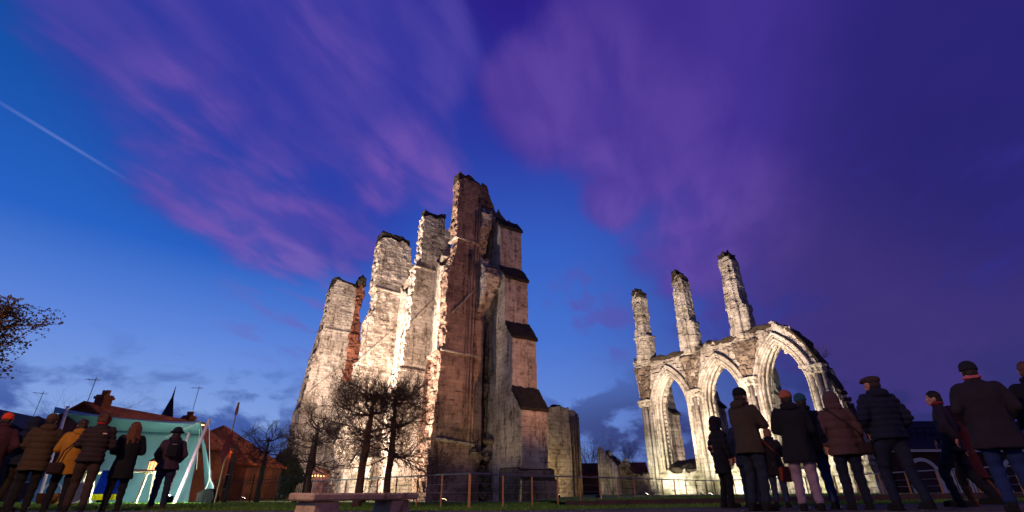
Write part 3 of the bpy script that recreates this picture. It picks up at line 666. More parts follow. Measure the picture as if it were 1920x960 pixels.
# ------------------------------------------------------------- stone bench
SAND = stone_mat('pink_sandstone', 'c4ac90', 'a89478', '5a4236', .35, 0, topdark=0, bw=9, bh=9)
ang = math.atan2(1.8, .98)
bench = empty('stone_bench', (-2.65, 7.2, gz(-2.6, 7.2)), ang, 'heavy pink stone slab bench on two block legs at the front', 'bench')
bm = bmesh.new(); box(bm, 0, 2.25, 0, .5, .20, .30, .022); 
bmobj('slab', bm, SAND, bench)
for x0 in (.12, 1.65):
    bm = bmesh.new(); vs = box(bm, x0, x0 + .42, .06, .44, -.1, .196, .01)
    for v in bm.verts:
        if v.co.z < 0: v.co.x += (-.05 if v.co.x < x0 + .2 else .05)
    bmobj('leg', bm, SAND, bench)
# ------------------------------------------------------------- bare trees
def branch(bm, p, d_, L, r, lv, rnd, up=.25, sides=4, nseg=5, kids=(7, 5), spread=.9, flat=0, zmax=99):
    pts = [p.copy()]; rad = [r]; q = p.copy(); dd = d_.normalized()
    for i in range(nseg):
        dd = (dd + Vector((rnd.uniform(-1, 1), rnd.uniform(-1, 1), rnd.uniform(-1, 1) + up)) * .24).normalized()
        if q.z > zmax: dd.z = min(dd.z, rnd.uniform(-.3, .1)); dd.normalize()
        q = q + dd * (L / nseg); pts.append(q.copy()); rad.append(r * (1 - .75 * (i + 1) / nseg))
    tube(bm, pts, rad, sides if lv else 3, cap=False)
    if lv > 0:
        nk = kids[min(lv - 1, len(kids) - 1)]
        for k in range(nk):
            t_ = rnd.uniform(.25, 1); i = min(int(t_ * nseg), nseg - 1)
            b_ = pts[i].lerp(pts[i + 1], t_ * nseg - i)
            ax = (pts[i + 1] - pts[i]).normalized(); o_ = ax.orthogonal().normalized()
            o_.rotate(Matrix.Rotation(rnd.uniform(0, 6.28), 3, ax))
            nd = (ax * rnd.uniform(.3, 1) + o_ * spread); nd.z *= (1 - flat)
            branch(bm, b_, nd, L * rnd.uniform(.4, .65), rad[i] * .5 + .001, lv - 1, rnd, up, sides, max(3, nseg - 1), kids, spread, flat, zmax)
BARK = mat('bark', '54402e', .95, var=.35, scale=12, bump=.8, bscale=30)
BARKG = mat('green_bark', '4a4c38', .95, var=.35, scale=9, bump=.6, bscale=30)
TWIG = mat('twigs', '46352a', .95, var=.2, bump=0)
TWIGP = mat('red_twigs', '4a2830', .95, var=.2, bump=0)
def pollard(x, y, th, H_, limbs, L, seed, label, tr=.11, mt=BARK, mw=TWIG, kids=(6, 7), up=.3, lean=0, group='pollarded trees', name='pollard_tree', tiers=3, twr=1., drop=0.):
    z = gz(x, y); t_ = empty(name, (x, y, z), 0, label, 'tree', group); rnd = random.Random(seed)
    bm = bmesh.new(); P = []
    for i in range(9):
        f = i / 8; P.append((lean * f + rnd.uniform(-.02, .02), rnd.uniform(-.02, .02), -.1 + (H_ * .82 + .1) * f))
    tube(bm, P, [tr * 1.25, tr * 1.02, tr * .97, tr * .93, tr * .9, tr * .82, tr * .62, tr * .42, tr * .25], 10)
    me = bpy.data.meshes.new('trunk'); bm.to_mesh(me); bm.free(); co = getco(me); co[:, :2] += (vnoise(co * 9)[:, None] - .5) * .03; setco(me, co)
    mobj('trunk', me, mt, t_, smooth=True)
    for k in range(limbs):
        bm = bmesh.new(); tier = k % tiers; zz = th + (H_ * .8 - th) * (tier + rnd.uniform(-.1, .2)) / max(1, tiers - 1 + .3)
        a = k * 2.4 + rnd.uniform(-.3, .3); d_ = Vector((math.cos(a), math.sin(a), rnd.uniform(-.25, .35) - drop * (tier == 0)))
        LL = L * rnd.uniform(.75, 1.1) * (1 - .12 * tier)
        branch(bm, Vector((lean * zz / H_, 0, zz)), d_, LL, tr * .26, 2, rnd, up, 4, 6, kids, .95, 0, H_)
        me = bpy.data.meshes.new('limb'); bm.to_mesh(me); bm.free()
        mobj('limb', me, mw, t_)
    return t_
pollard(-3.75, 13.1, 1.6, 3.35, 24, 1.45, 11, 'bare pollarded tree with thick leaning trunk directly behind the stone bench', .1, lean=.12, kids=(12, 14))
pollard(-3.25, 14.0, 1.3, 3.45, 24, 1.7, 12, 'bare pollarded tree with wide crown standing before the bright buttress base', .092, kids=(12, 14), drop=.3)
pollard(-7.3, 19.2, 1.3, 3.35, 18, 1.5, 13, 'smaller bare pollarded tree at the left foot of the big ruin', .105, kids=(11, 13), drop=.5)
pollard(-13.2, 28, 1.9, 3.95, 20, 1.6, 14, 'dense twiggy pollarded tree on a pale trunk behind the iron fence', .13, BARKG, kids=(8, 10))
pollard(-14.6, 27.5, 2.0, 4.0, 12, 1.9, 15, 'thin trained tree with long flat limbs beside the tiled hip roof', .09, BARKG, kids=(6, 5), up=.1)
pollard(-11.6, 30, 1.8, 4.3, 14, 1.6, 18, 'bare tree touching the left edge of the big ruin', .1, BARK, kids=(7, 7))
# hornbeam crown at the left edge
def leafy_crown(t_, cx, cz, rnd):
    pass
hb = empty('clipped_tree', (-13.0, 10.8, gz(-13.0, 10.8)), 0, 'clipped tree with brown dry leaves at the left edge of the photo', 'tree'); rnd = random.Random(5)
bm = bmesh.new(); tube(bm, [(0, 0, -.1), (0, 0, 1), (.05, 0, 2.4), (.1, 0, 3.8)], [.13, .11, .1, .05], 8); bmobj('trunk', bm, BARK, hb, smooth=True)
bm = bmesh.new(); bl = bmesh.new(); LP = []
for k in range(76):
    a = k * 2.4; f = k / 76; zz = 1.2 + 2.5 * f
    branch(bm, Vector((.05, 0, zz)), Vector((math.cos(a), math.sin(a), .8)), .7 + .75 * f, .022, 2, rnd, .45, 3, 4, (6, 8), .8, 0, 4.35)
for v in bm.verts:
    if v.co.z < 1.5 or math.hypot(v.co.x, v.co.y) < .15: continue
    if rnd.random() < .12: continue
    c_ = v.co + Vector((rnd.uniform(-.025, .025), rnd.uniform(-.025, .025), rnd.uniform(-.025, .025))); s_ = rnd.uniform(.015, .036)
    u_ = Vector((rnd.uniform(-1, 1), rnd.uniform(-1, 1), rnd.uniform(-1, 1))).normalized(); w_ = u_.orthogonal().normalized() * s_ * .6; u_ = u_ * s_
    LP.append([c_ + e_ for e_ in (u_, w_, -u_, -w_)])
me = bpy.data.meshes.new('m'); bm.to_mesh(me); bm.free(); mobj('branches', me, TWIG, hb)
me = bpy.data.meshes.new('m'); me.from_pydata([p for q in LP for p in q], [], [(4*i, 4*i+1, 4*i+2, 4*i+3) for i in range(len(LP))]); bl.free(); mobj('leaves', me, mat('dry_leaves', '63481f', .8, var=.5, scale=5, bump=0), hb, kind='stuff')
# far trees and bushes
def far_tree(x, y, H_, W_, seed, label, m=TWIGP, n=26, trunk=.3):
    t_ = empty('bare_tree', (x, y, gz(x, y)), 0, label, 'tree', 'bare trees behind the ruins'); rnd = random.Random(seed)
    bm = bmesh.new(); tube(bm, [(0, 0, -.2), (0, 0, H_ * trunk), (.1, 0, H_ * .6)], [.03 * H_, .025 * H_, .008 * H_], 6); bmobj('trunk', bm, BARK, t_)
    bm = bmesh.new()
    for k in range(n):
        a = k * 2.4; branch(bm, Vector((0, 0, H_ * rnd.uniform(trunk * .7, .5))), Vector((math.cos(a) * W_, math.sin(a) * W_, 1.)), H_ * rnd.uniform(.5, .62), .0055 * H_, 2, rnd, .25, 3, 4, (6, 6), .55)
    me = bpy.data.meshes.new('m'); bm.to_mesh(me); bm.free(); mobj('crown', me, m, t_)
far_tree(8.9, 60, 5.4, .45, 31, 'narrow bare tree in the gap between the two ruins')
far_tree(13.0, 62, 5.6, .8, 32, 'round bare tree behind the rubble wall left of the arches')
far_tree(-30.5, 36, 6.2, .9, 33, 'bare spreading treetop above the dark roof at far left')
for (lb, a, b_, z, s_) in (('small bare bush growing on top of the arcade right shoulder', 34.6, 15.7, 8.2, 1.5), ('tiny dry plant on the wall top between two broken pillars', 34.6, 23.1, 10.9, .9)):
    x, y, _ = LW(a, b_); t_ = empty('wall_plant', (x, y, z), 0, lb, 'plant', 'plants on the wall tops'); bm = bmesh.new(); rnd = random.Random(int(z * 10))
    for k in range(12): branch(bm, Vector((0, 0, -.1)), Vector((math.cos(k * 2.4) * .6 + .25, math.sin(k * 2.4) * .6 - .3, .8)), s_ * .62, .012, 2, rnd, .2, 3, 4, (4, 5), .6)
    me = bpy.data.meshes.new('m'); bm.to_mesh(me); bm.free(); mobj('stems', me, mat('dry_stems', '5a4432', .9, bump=0), t_)
# evergreen bush
def bush(x, y, W_, H_, seed, label, col='16240f', n=4200):
    t_ = empty('evergreen_bush', (x, y, gz(x, y)), 0, label, 'bush'); rs = np.random.RandomState(seed); V = []; F_ = []
    for i in range(n):
        d_ = rs.normal(size=3); d_ /= np.linalg.norm(d_); r_ = rs.uniform(.55, 1) ** .5 * (1 + .25 * (math.sin(d_[0] * 5 + seed) * math.cos(d_[2] * 6)))
        p = np.array([d_[0] * W_ * r_, d_[1] * W_ * r_, H_ * .5 + d_[2] * H_ * .5 * r_]); s_ = rs.uniform(.05, .13) * H_ * .5; k = len(V)
        for q in range(3): V.append(tuple(p + rs.normal(size=3) * s_))
        F_.append((k, k + 1, k + 2))
    me = bpy.data.meshes.new('foliage'); me.from_pydata(V, [], F_); mobj('foliage', me, mat('evergreen', col, .8, var=.5, scale=2, bump=0), t_)
    bm = bmesh.new(); tube(bm, [(0, 0, -.1), (0, 0, H_ * .5)], [.1, .05], 6); bmobj('trunk', bm, BARK, t_)
bush(-23.4, 54.5, 1.5, 4.2, 3, 'dark evergreen bush left of the big ruin behind the fence')
bush(10.0, 14.2, .5, .9, 5, 'small dark bush beside the brick building') if False else None
# ------------------------------------------------------------- iron fence left
IRON = mat('black_iron', '0d0e11', .5, .6, bump=0)
fn = empty('iron_fence', (-11, 24, gz(-11, 24)), 0, 'black iron picket fence behind the tent and small trees', 'fence')
f0 = Vector((-14.9, 26.3)); f1 = Vector((-7.7, 20.6)); fb = Vector((-11, 24, gz(-11, 24)))
N_ = 74
for i in range(N_ + 1):
    p = f0.lerp(f1, i / N_); g_ = gz(p.x, p.y); bm = bmesh.new(); big_ = i % 18 == 0; r_ = .028 if big_ else .009; h = 1.12 if big_ else 1.0
    tube(bm, [(p.x - fb.x, p.y - fb.y, g_ - fb.z - .05), (p.x - fb.x, p.y - fb.y, g_ - fb.z + h), (p.x - fb.x, p.y - fb.y, g_ - fb.z + h + .07)], [r_, r_, .002], 4)
    bmobj('post' if big_ else 'picket', bm, IRON, fn)
for h in (.18, .78, .9):
    bm = bmesh.new(); tube(bm, [(p.x - fb.x, p.y - fb.y, gz(p.x, p.y) - fb.z + h) for p in (f0, f0.lerp(f1, .33), f0.lerp(f1, .66), f1)], .012, 4); bmobj('crossbar', bm, IRON, fn)
# ------------------------------------------------------------- houses
TILE = stone_mat('clay_tiles', '9a5630', '7c3f22', '3a2014', .4, 0, bw=.22, bh=.16, topdark=0)
BRICK = stone_mat('house_brick', '7a4a34', '5c3626', '3c2820', .3, 0, bw=.23, bh=.075, topdark=0)
DARKROOF = mat('dark_roof', '1c1a20', .8, var=.3)
WOODW = mat('white_wood', 'a8a098', .6); GLASSD = mat('window_glass', '1a2430', .1, spec=.6, bump=0)
def antenna(bm, x, y, z, h, w_=.6):
    tube(bm, [(x, y, z), (x, y, z + h)], .02, 4); tube(bm, [(x - w_, y, z + h * .95), (x + w_ * .5, y, z + h * .9)], .015, 4)
    for k in range(5): tube(bm, [(x - w_ + k * .22, y - .2, z + h * .94), (x - w_ + k * .22, y + .2, z + h * .94)], .01, 4)
def chimney(parent, x, y, z0, z1, s_=.32, m=None):
    bm = bmesh.new(); box(bm, x - s_, x + s_, y - s_, y + s_, z0, z1 - .35, .01); box(bm, x - s_ * 1.2, x + s_ * 1.2, y - s_ * 1.2, y + s_ * 1.2, z1 - .35, z1 - .2)
    box(bm, x - s_, x + s_, y - s_, y + s_, z1 - .2, z1 - .1)
    c_ = bmobj('chimney', bm, m or BRICK, parent)
    for dx in (-.14, .14):
        bm = bmesh.new(); tube(bm, [(x + dx, y, z1 - .1), (x + dx, y, z1 + .2)], [.11, .13], 8); bmobj('chimney_pot', bm, TILE, c_)
def gable_house(loc, rz, Lx, Ly, hw, hr, label, roofm, wallm, windows=(), ch=(), ant=(), hip=0, name='house'):
    h = empty(name, loc, rz, label, 'house', 'houses round the square')
    bm = bmesh.new(); prism(bm, [(0, -.5), (0, hw), (Lx / 2, hr - .1), (Lx, hw), (Lx, -.5)] if not hip else [(0, -.5), (0, hw), (Lx, hw), (Lx, -.5)], 0, Ly, 'y'); bmobj('wall', bm, wallm, h)
    bm = bmesh.new(); o_ = .3; q = hip
    A = [(-o_, -o_, hw), (Lx + o_, -o_, hw), (Lx + o_, Ly + o_, hw), (-o_, Ly + o_, hw)]; B = [(Lx / 2, -o_ + q, hr), (Lx / 2, Ly + o_ - q, hr)]
    def slabq(ps):
        f_ = [bm.verts.new(p) for p in ps]; g_ = [bm.verts.new((p[0], p[1], p[2] + .14)) for p in ps]; n = len(ps)
        bm.faces.new(f_[::-1]); bm.faces.new(g_)
        for i in range(n): bm.faces.new((f_[i], f_[(i + 1) % n], g_[(i + 1) % n], g_[i]))
    slabq([A[0], B[0], B[1], A[3]]); slabq([B[0], A[1], A[2], B[1]])
    if hip: slabq([A[0], A[1], B[0]]); slabq([A[3], B[1], A[2]])
    rf = bmobj('roof', bm, roofm, h)
    for (x, y, z0, z1) in ch: chimney(rf, x, y, z0, z1)
    for (x, y, z, hh) in ant: bm = bmesh.new(); antenna(bm, x, y, z, hh); bmobj('antenna', bm, IRON, rf)
    for (face, u, z, w_, hh) in windows:
        bm = bmesh.new(); bq = bmesh.new()
        def bb(B_, u0, u1, z0, z1, d0, d1):
            if face == 's': box(B_, u0, u1, -d1, -d0, z0, z1)
            else: box(B_, Lx + d0, Lx + d1, u0, u1, z0, z1)
        bb(bm, u, u + .07, z, z + hh, .003, .06); bb(bm, u + w_ - .07, u + w_, z, z + hh, .003, .06); bb(bm, u + .075, u + w_ - .075, z + hh - .07, z + hh, .003, .06); bb(bm, u + .075, u + w_ - .075, z, z + .07, .003, .06); bb(bm, u + w_ / 2 - .03, u + w_ / 2 + .03, z + .075, z + hh - .075, .003, .05)
        wf = bmobj('window', bm, WOODW, h); bb(bq, u + .07, u + w_ - .07, z + .07, z + hh - .07, .005, .02); bmobj('pane', bq, GLASSD, wf)
    return h
gable_house((-29.6, 31.0, -.2), R(-8), 7.5, 9, 3.2, 5.35, 'long house with orange tiled roof and brick chimneys behind the tent', TILE, BRICK, [('s', 1, 1, 1, 1.3), ('s', 5, 1, 1, 1.3)], [(3.9, .8, 4.6, 6.1), (3.7, 8.4, 4.4, 5.9)], [(3.0, .6, 5, 2.1), (3.9, 8.3, 6.2, 1.8)])
gable_house((-32.2, 45.0, -.3), R(0), 9.6, 7, 2.7, 6.2, 'brick house with steep orange hip roof right of the tent', TILE, BRICK, [('s', 5.6, .8, 1.1, 1.2), ('s', 7.4, .8, 1.1, 1.2)], hip=3.6)
gable_house((-25.6, 56, -.3), R(0), 6.6, 6, 2.2, 3.6, 'small pinkish house with fairy lights under its eave beyond the fence', TILE, mat('pink_render', '8f6a66', .9), [('s', 1.4, 0, .9, 1.9), ('s', 3.6, .5, 1.2, 1.2)])
gable_house((-46, 36, -.2), R(12), 12, 9, 3.6, 6.3, 'dark roofed building at the far left behind the visitors', DARKROOF, mat('dark_render', '2c2420', .9), [('s', 4, 1, 1, 1.4), ('s', 8, 1, 1, 1.4)], [], [(9.8, .5, 5.2, 2.4)])
gable_house((7.5, 66, 0), R(0), 6, 6, 1.8, 3.0, 'low dark blue roofed shed between the two ruins', mat('blue_roof', '1c2440', .6), mat('grey_render', '77736c', .9))
gable_house((14.2, 58, 0), R(70), 5, 9, 1.9, 3.3, 'low house with orange tiled roof behind the rubble wall', TILE, BRICK)
sp = empty('church_spire', (-41, 60, 0), 0, 'thin dark church spire rising behind the tiled roof', 'spire')
bm = bmesh.new(); tube(bm, [(0, 0, 0), (0, 0, 6.3), (0, 0, 6.31), (0, 0, 10.6), (0, 0, 12)], [.8, .8, 1.15, .12, .02], 8); bmobj('steeple', bm, DARKROOF, sp)
bm = bmesh.new(); box(bm, -3, 3, -1, 1, 0, 7.6); bmobj('nave_roof', bm, DARKROOF, sp)
# fairy lights
fl = empty('fairy_lights', (-22.3, 55.6, 2.0), 0, 'string of warm fairy lights along the eave of the pink house', 'fairy lights')
bm = bmesh.new(); tube(bm, [(-2.8 + .3 * i, 0, -.05 * (i % 4 in (1, 2))) for i in range(20)], .012, 4); bmobj('cable', bm, IRON, fl)
for i in range(20):
    bm = bmesh.new(); ball(bm, (-2.8 + .3 * i, -.03, -.1 - .05 * (i % 4 in (1, 2))), .06, seg=8, rings=6); bmobj('bulb', bm, mat('warm_bulb', 'ffd080', .4, emis='ffb860', estr=9, bump=0), fl)
# right brick building with arched doors
rbld = empty('brick_outbuilding', (26, 31, .2), 0, 'long dark brick outbuilding with pale arched doorways at far right', 'building')
bm = bmesh.new(); box(bm, -3.6, 9, 0, 6, -.5, 2.25); bmobj('wall', bm, stone_mat('dark_brick', '4a2c26', '38221e', '1c1210', .3, 0, bw=.24, bh=.08, topdark=0), rbld)
bm = bmesh.new(); box(bm, -3.75, 9.2, -.25, 6.2, 2.253, 2.4); bmobj('gutter', bm, WOODW, rbld)
bm = bmesh.new(); prism(bm, [(-.3, 2.41), (6.3, 2.41), (3, 4.4)], -3.8, 9.2, 'x'); bmobj('roof', bm, DARKROOF, rbld)
for cx in (-1.9, 3.6, 7.4):
    bm = bmesh.new(); o_ = [(cx - .95, -.2), (cx - .95, 1.0)] + [(cx - .95 * math.cos(k * math.pi / 12), 1.0 + .95 * math.sin(k * math.pi / 12)) for k in range(1, 12)] + [(cx + .95, 1.0), (cx + .95, -.2)]
    i_ = [(cx - .75, -.2), (cx - .75, 1.0)] + [(cx - .75 * math.cos(k * math.pi / 12), 1.0 + .75 * math.sin(k * math.pi / 12)) for k in range(1, 12)] + [(cx + .75, 1.0), (cx + .75, -.2)]
    for (a, b_), (c_, d_) in zip(zip(o_, o_[1:]), zip(i_, i_[1:])): prism(bm, [a, b_, d_, c_], -.08, -.003, 'y')
    dr = bmobj('door_surround', bm, WOODW, rbld)
    bm = bmesh.new(); prism(bm, i_, -.04, -.004, 'y'); bmobj('door', bm, mat('brown_door', '2e1a16', .7), rbld)
bm = bmesh.new()
for k in range(26): tube(bm, [(-3 + k * .45, 1, 3.0), (-2.9 + k * .45, 1, 3.75)], .03, 4)
for h in (3.1, 3.4, 3.7): tube(bm, [(-3.4, .95, h), (9, .95, h)], .03, 4)
bmobj('roof_lattice', bm, IRON, rbld)
gt = empty('white_gate', (19.9, 24.5, .2), 0, 'pale slatted gate standing before the brick outbuilding', 'gate')
for k in range(12):
    bm = bmesh.new(); box(bm, k * .14, k * .14 + .07, 0, .03, 0, 1.0); bmobj('slat', bm, WOODW, gt)
bm = bmesh.new(); box(bm, -.05, 1.7, .032, .07, .8, .88); bmobj('crossbar', bm, WOODW, gt)
# parked car
car = empty('parked_car', (-24.2, 53, gz(-24, 53)), R(60), 'small pale blue car parked behind the iron fence', 'car')
CARP = mat('pale_blue_paint', '6a84b8', .3, .4, bump=0, spec=.5)
bm = bmesh.new(); prism(bm, [(-1.9, .3), (-1.95, .7), (-1.6, .85), (-.9, .95), (.9, .95), (1.7, .85), (1.95, .65), (1.9, .3)], -.8, .8, 'y'); bmesh.ops.bevel(bm, geom=[e for e in bm.edges], offset=.04, segments=2, affect='EDGES'); bmobj('body', bm, CARP, car)
bm = bmesh.new(); prism(bm, [(-1.0, .93), (-.45, 1.38), (.7, 1.4), (1.35, .93)], -.68, .68, 'y'); bmesh.ops.bevel(bm, geom=[e for e in bm.edges], offset=.04, segments=2, affect='EDGES'); bmobj('cabin', bm, GLASSD, car)
bm = bmesh.new(); prism(bm, [(-.42, 1.39), (.68, 1.41), (.6, 1.45), (-.35, 1.44)], -.62, .62, 'y'); bmobj('roof', bm, CARP, car)
for sx in (-1.2, 1.2):
    for sy in (-.82, .68):
        bm = bmesh.new(); prism(bm, [(sx + .31 * math.cos(k * .393), .31 + .31 * math.sin(k * .393)) for k in range(16)], sy, sy + .15, 'y'); wl = bmobj('wheel', bm, mat('tyre', '101012', .9), car)
        bm = bmesh.new(); prism(bm, [(sx + .17 * math.cos(k * .393), .31 + .17 * math.sin(k * .393)) for k in range(16)], sy - .01, sy + .16, 'y'); bmobj('rim', bm, STEEL, wl)
for sy in (-.6, .45):
    bm = bmesh.new(); box(bm, -1.99, -1.93, sy, sy + .2, .58, .7, .01); bmobj('headlight', bm, WOODW, car)
# ------------------------------------------------------------- historical tent
CAN = mat('teal_canvas', '75949a', .8, var=.08, scale=2, bump=.2, bscale=60)
CANN = CAN.node_tree.nodes['Principled BSDF']
POLE = mat('pink_painted_pole', 'c79aa6', .6, var=.1); ROPE = mat('rope', 'd8cfc0', .9, bump=.4); 
tent = empty('tent', (-14.5, 20, gz(-14.5, 20)), 0, 'teal canvas tent open to the front behind the left visitors', 'tent')
tz = gz(-14.5, 20)
def cloth(rows, name, parent, m, sag=0, seed=1, wr=.03, base=(0, 0, 0), nu=28, nv=16):
    """bilinear sheet between 4 corners with sag and folds, 2 cm thick"""
    bm = bmesh.new(); A, B, C_, D_ = [Vector(p) for p in rows]; G = []
    for i in range(nu + 1):
        u = i / nu; r_ = []
        for j in range(nv + 1):
            v = j / nv; p = A.lerp(B, u).lerp(D_.lerp(C_, u), v); s_ = 4 * u * (1 - u)
            p.z -= sag * s_ * (1 - v); p.y += wr * math.sin(u * 23 + seed + v * 2) * (.3 + v) + wr * .5 * math.sin(u * 51 + v * 5)
            r_.append(bm.verts.new(p - Vector(base)))
        G.append(r_)
    for i in range(nu):
        for j in range(nv): bm.faces.new((G[i][j], G[i + 1][j], G[i + 1][j + 1], G[i][j + 1]))
    bmesh.ops.recalc_face_normals(bm, faces=bm.faces); bmesh.ops.solidify(bm, geom=bm.faces[:], thickness=.012)
    return bmobj(name, bm, m, parent, smooth=True)
tb = (-14.5, 20, tz)
cloth([(-17.85, 19.6, 3.30), (-12.0, 19.6, 2.76), (-13.2, 21.8, 2.52), (-18.2, 21.8, 2.70)], 'roof', tent, CAN, .16, 2, .02, tb)
cloth([(-18.2, 21.8, 2.71), (-13.2, 21.8, 2.53), (-12.9, 21.6, tz - .05), (-19.6, 21.6, tz - .05)], 'back_wall', tent, CAN, .0, 1, .035, tb)
cloth([(-12.02, 19.6, 2.75), (-13.2, 21.8, 2.5), (-12.6, 22.4, tz - .05), (-10.75, 19.8, tz - .05)], 'side_wall', tent, CAN, .0, 5, .03, tb)
cloth([(-17.85, 19.55, 3.29), (-12.0, 19.55, 2.75), (-12.15, 19.5, 2.6), (-17.75, 19.5, 3.06)], 'valance', tent, CAN, .15, 3, .012, tb, 28, 3)
for nm, p, q in (('pole', (-11.82, 19.0, -.12), (-11.62, 19.45, 2.82)), ('pole', (-13.45, 21.0, -.11), (-13.23, 21.0, 2.5)), ('pole', (-16.6, 19, -.15), (-17.3, 19.5, 3.3)), ('pole', (-16.2, 20.9, -.1), (-16.9, 21, 2.6))):
    bm = bmesh.new(); tube(bm, [Vector(p) - Vector(tb), Vector(q) - Vector(tb)], .055, 8); bmobj(nm, bm, POLE, tent)
for p, q in (((-12.0, 19.6, 2.75), (-12.6, 18.7, 2.1)), ((-12.6, 20.6, 2.6), (-12.3, 20.6, 1.1))):
    bm = bmesh.new(); tube(bm, [Vector(p) - Vector(tb), Vector(q) - Vector(tb)], .012, 4); bmobj('guy_rope', bm, ROPE, tent)
# sack on a rope
sk = empty('hanging_sack', (-10.65, 19, gz(-10.6, 19)), 0, 'dark sack hung on a knotted white rope from the tent pole', 'sack'); kb = Vector((-10.65, 19, gz(-10.6, 19)))
bm = bmesh.new(); prism(bm, [(-.3, -.2), (-.36, .08), (-.2, .2), (.02, .24), (.2, .2), (.3, .02), (.27, -.2), (0, -.24)], -.18, .18, 'y')
me = remesh(bm, .035, 2); co = getco(me); co[:, 2] += .24; co += (fbm(co * 7, 3)[:, None] - .5) * .06; setco(me, co); mobj('sack', me, mat('dark_sackcloth', '0c0a09', .95, var=.3), sk, smooth=True)
bm = bmesh.new(); tube(bm, [Vector(p) - kb for p in ((-11.58, 19.42, 2.7), (-11.2, 19.2, 1.8), (-10.83, 19, .95))], .014, 5); bmobj('rope', bm, ROPE, sk)
bm = bmesh.new(); tube(bm, [Vector((-10.83, 19, 1.0)) - kb, Vector((-10.75, 18.98, .72)) - kb], .045, 6); bmobj('knot', bm, ROPE, sk)
for dx in (-.22, .1):
    bm = bmesh.new(); tube(bm, [Vector((-10.78, 19, .74)) - kb, (dx * .7, 0, .56), (dx, 0, .38)], .02, 5); bmobj('loop', bm, ROPE, sk)
# lance
ln = empty('lance', (-10.13, 18.5, gz(-10, 18.5)), 0, 'tall wooden lance with red pennon standing right of the tent', 'lance')
bm = bmesh.new(); tube(bm, [(0, 0, 0), (.0, 0, 1.2), (.0, 0, 2.5), (0, 0, 2.9)], [.025, .028, .022, .018], 8); bmobj('shaft', bm, mat('ash_wood', '9a7a50', .7), ln)
bm = bmesh.new(); prism(bm, [(-.035, 2.9), (.035, 2.9), (.05, 3.05), (.02, 3.35), (-.02, 3.35), (-.05, 3.05)], -.02, .02, 'y'); bmobj('spearhead', bm, mat('rusty_iron', '8a4a2c', .6, .3), ln)
bm = bmesh.new(); prism(bm, [(0.02, 2.35), (-.16, 1.9), (-.2, 1.5), (-.07, 1.25), (.05, 1.6), (.06, 2.2)], -.03, .03, 'y'); bmobj('pennon', bm, mat('dark_red_cloth', '5c1c24', .9), ln)
# table with things
tz2 = gz(-13.6, 18.5)
tbl = empty('trestle_table', (-13.6, 18.5, tz2), 0, 'pale wooden trestle table inside the tent', 'table')
PINE = mat('pale_pine', 'cdbb98', .6)
bm = bmesh.new(); box(bm, -1.35, 1.32, -.35, .35, .98, 1.02, .005); bmobj('tabletop', bm, PINE, tbl)
for lx in (-1.1, 1.0):
    for sx, sy in ((-.03, -.3), (.05, .3)):
        bm = bmesh.new(); tube(bm, [(lx + sx, sy, 0), (lx, sy * .6, .975)], .045, 4); bmobj('leg', bm, PINE, tbl)
    bm = bmesh.new(); box(bm, lx - .2, lx + .2, -.2, .2, .93, .978); bmobj('brace', bm, PINE, tbl)
ct = empty('tablecloth', (-13.5, 18.1, tz2), 0, 'blue cloth with yellow hem hanging from the table front', 'cloth')
def hang(nm, z0, z1, m):
    bm = bmesh.new(); n = 16; A = []; B = []
    for i in range(n + 1):
        x = -.5 + .95 * i / n; y = .04 * math.sin(i * 1.3); A.append(bm.verts.new((x - .12 * (1.03 - z0), y, z0))); B.append(bm.verts.new((x - .12 * (1.03 - z1), y, z1)))
    for i in range(n): bm.faces.new((A[i], A[i + 1], B[i + 1], B[i]))
    bmesh.ops.solidify(bm, geom=bm.faces[:], thickness=.012); bmobj(nm, bm, m, ct)
hang('cloth', 1.03, .30, mat('blue_cloth', '10409a', .8)); hang('hem', .297, .12, mat('yellow_cloth', 'd8c820', .8))
lt = empty('lantern', (-12.62, 18.5, tz2 + 1.022), 0, 'glowing lantern with horn panes on the table end', 'lantern')
bm = bmesh.new(); tube(bm, [(0, 0, 0), (0, 0, .03)], .15, 8); tube(bm, [(0, 0, .3), (0, 0, .34), (0, 0, .42)], [.15, .15, .03], 8); bmobj('frame', bm, mat('copper', '8a5030', .4, .6), lt)
bm = bmesh.new(); tube(bm, [(0, 0, .032), (0, 0, .298)], .125, 8); bmobj('pane', bm, mat('horn_pane', 'ffd0a0', .6, emis='ffb070', estr=2.2, bump=0), lt)
for k in range(8):
    bm = bmesh.new(); tube(bm, [(.132 * math.cos(k * .785), .132 * math.sin(k * .785), .031), (.132 * math.cos(k * .785), .132 * math.sin(k * .785), .299)], .01, 4); bmobj('bar', bm, MATS['copper'], lt)
pt = empty('plate', (-12.98, 18.45, tz2 + 1.022), 0, 'pale plate of food next to the lantern', 'plate'); bm = bmesh.new(); tube(bm, [(0, 0, 0), (0, 0, .02), (0, 0, .05)], [.1, .17, .2], 16); bmobj('dish', bm, WOODW, pt)
vg = empty('herb_bunch', (-13.7, 18.45, tz2 + 1.022), 0, 'bunch of green herbs on the table by the long haired visitor', 'herbs'); bm = bmesh.new(); rnd = random.Random(2)
for k in range(30): ball(bm, (rnd.uniform(-.18, .25), rnd.uniform(-.1, .1), rnd.uniform(.03, .2)), .045, seg=6, rings=4)
bmobj('leaves', bm, mat('herb_green', '2f6a28', .8), vg)
bk = empty('wicker_basket', (-14.55, 17, gz(-14.5, 17)), 0, 'wicker basket with round handle on the grass among legs', 'basket')
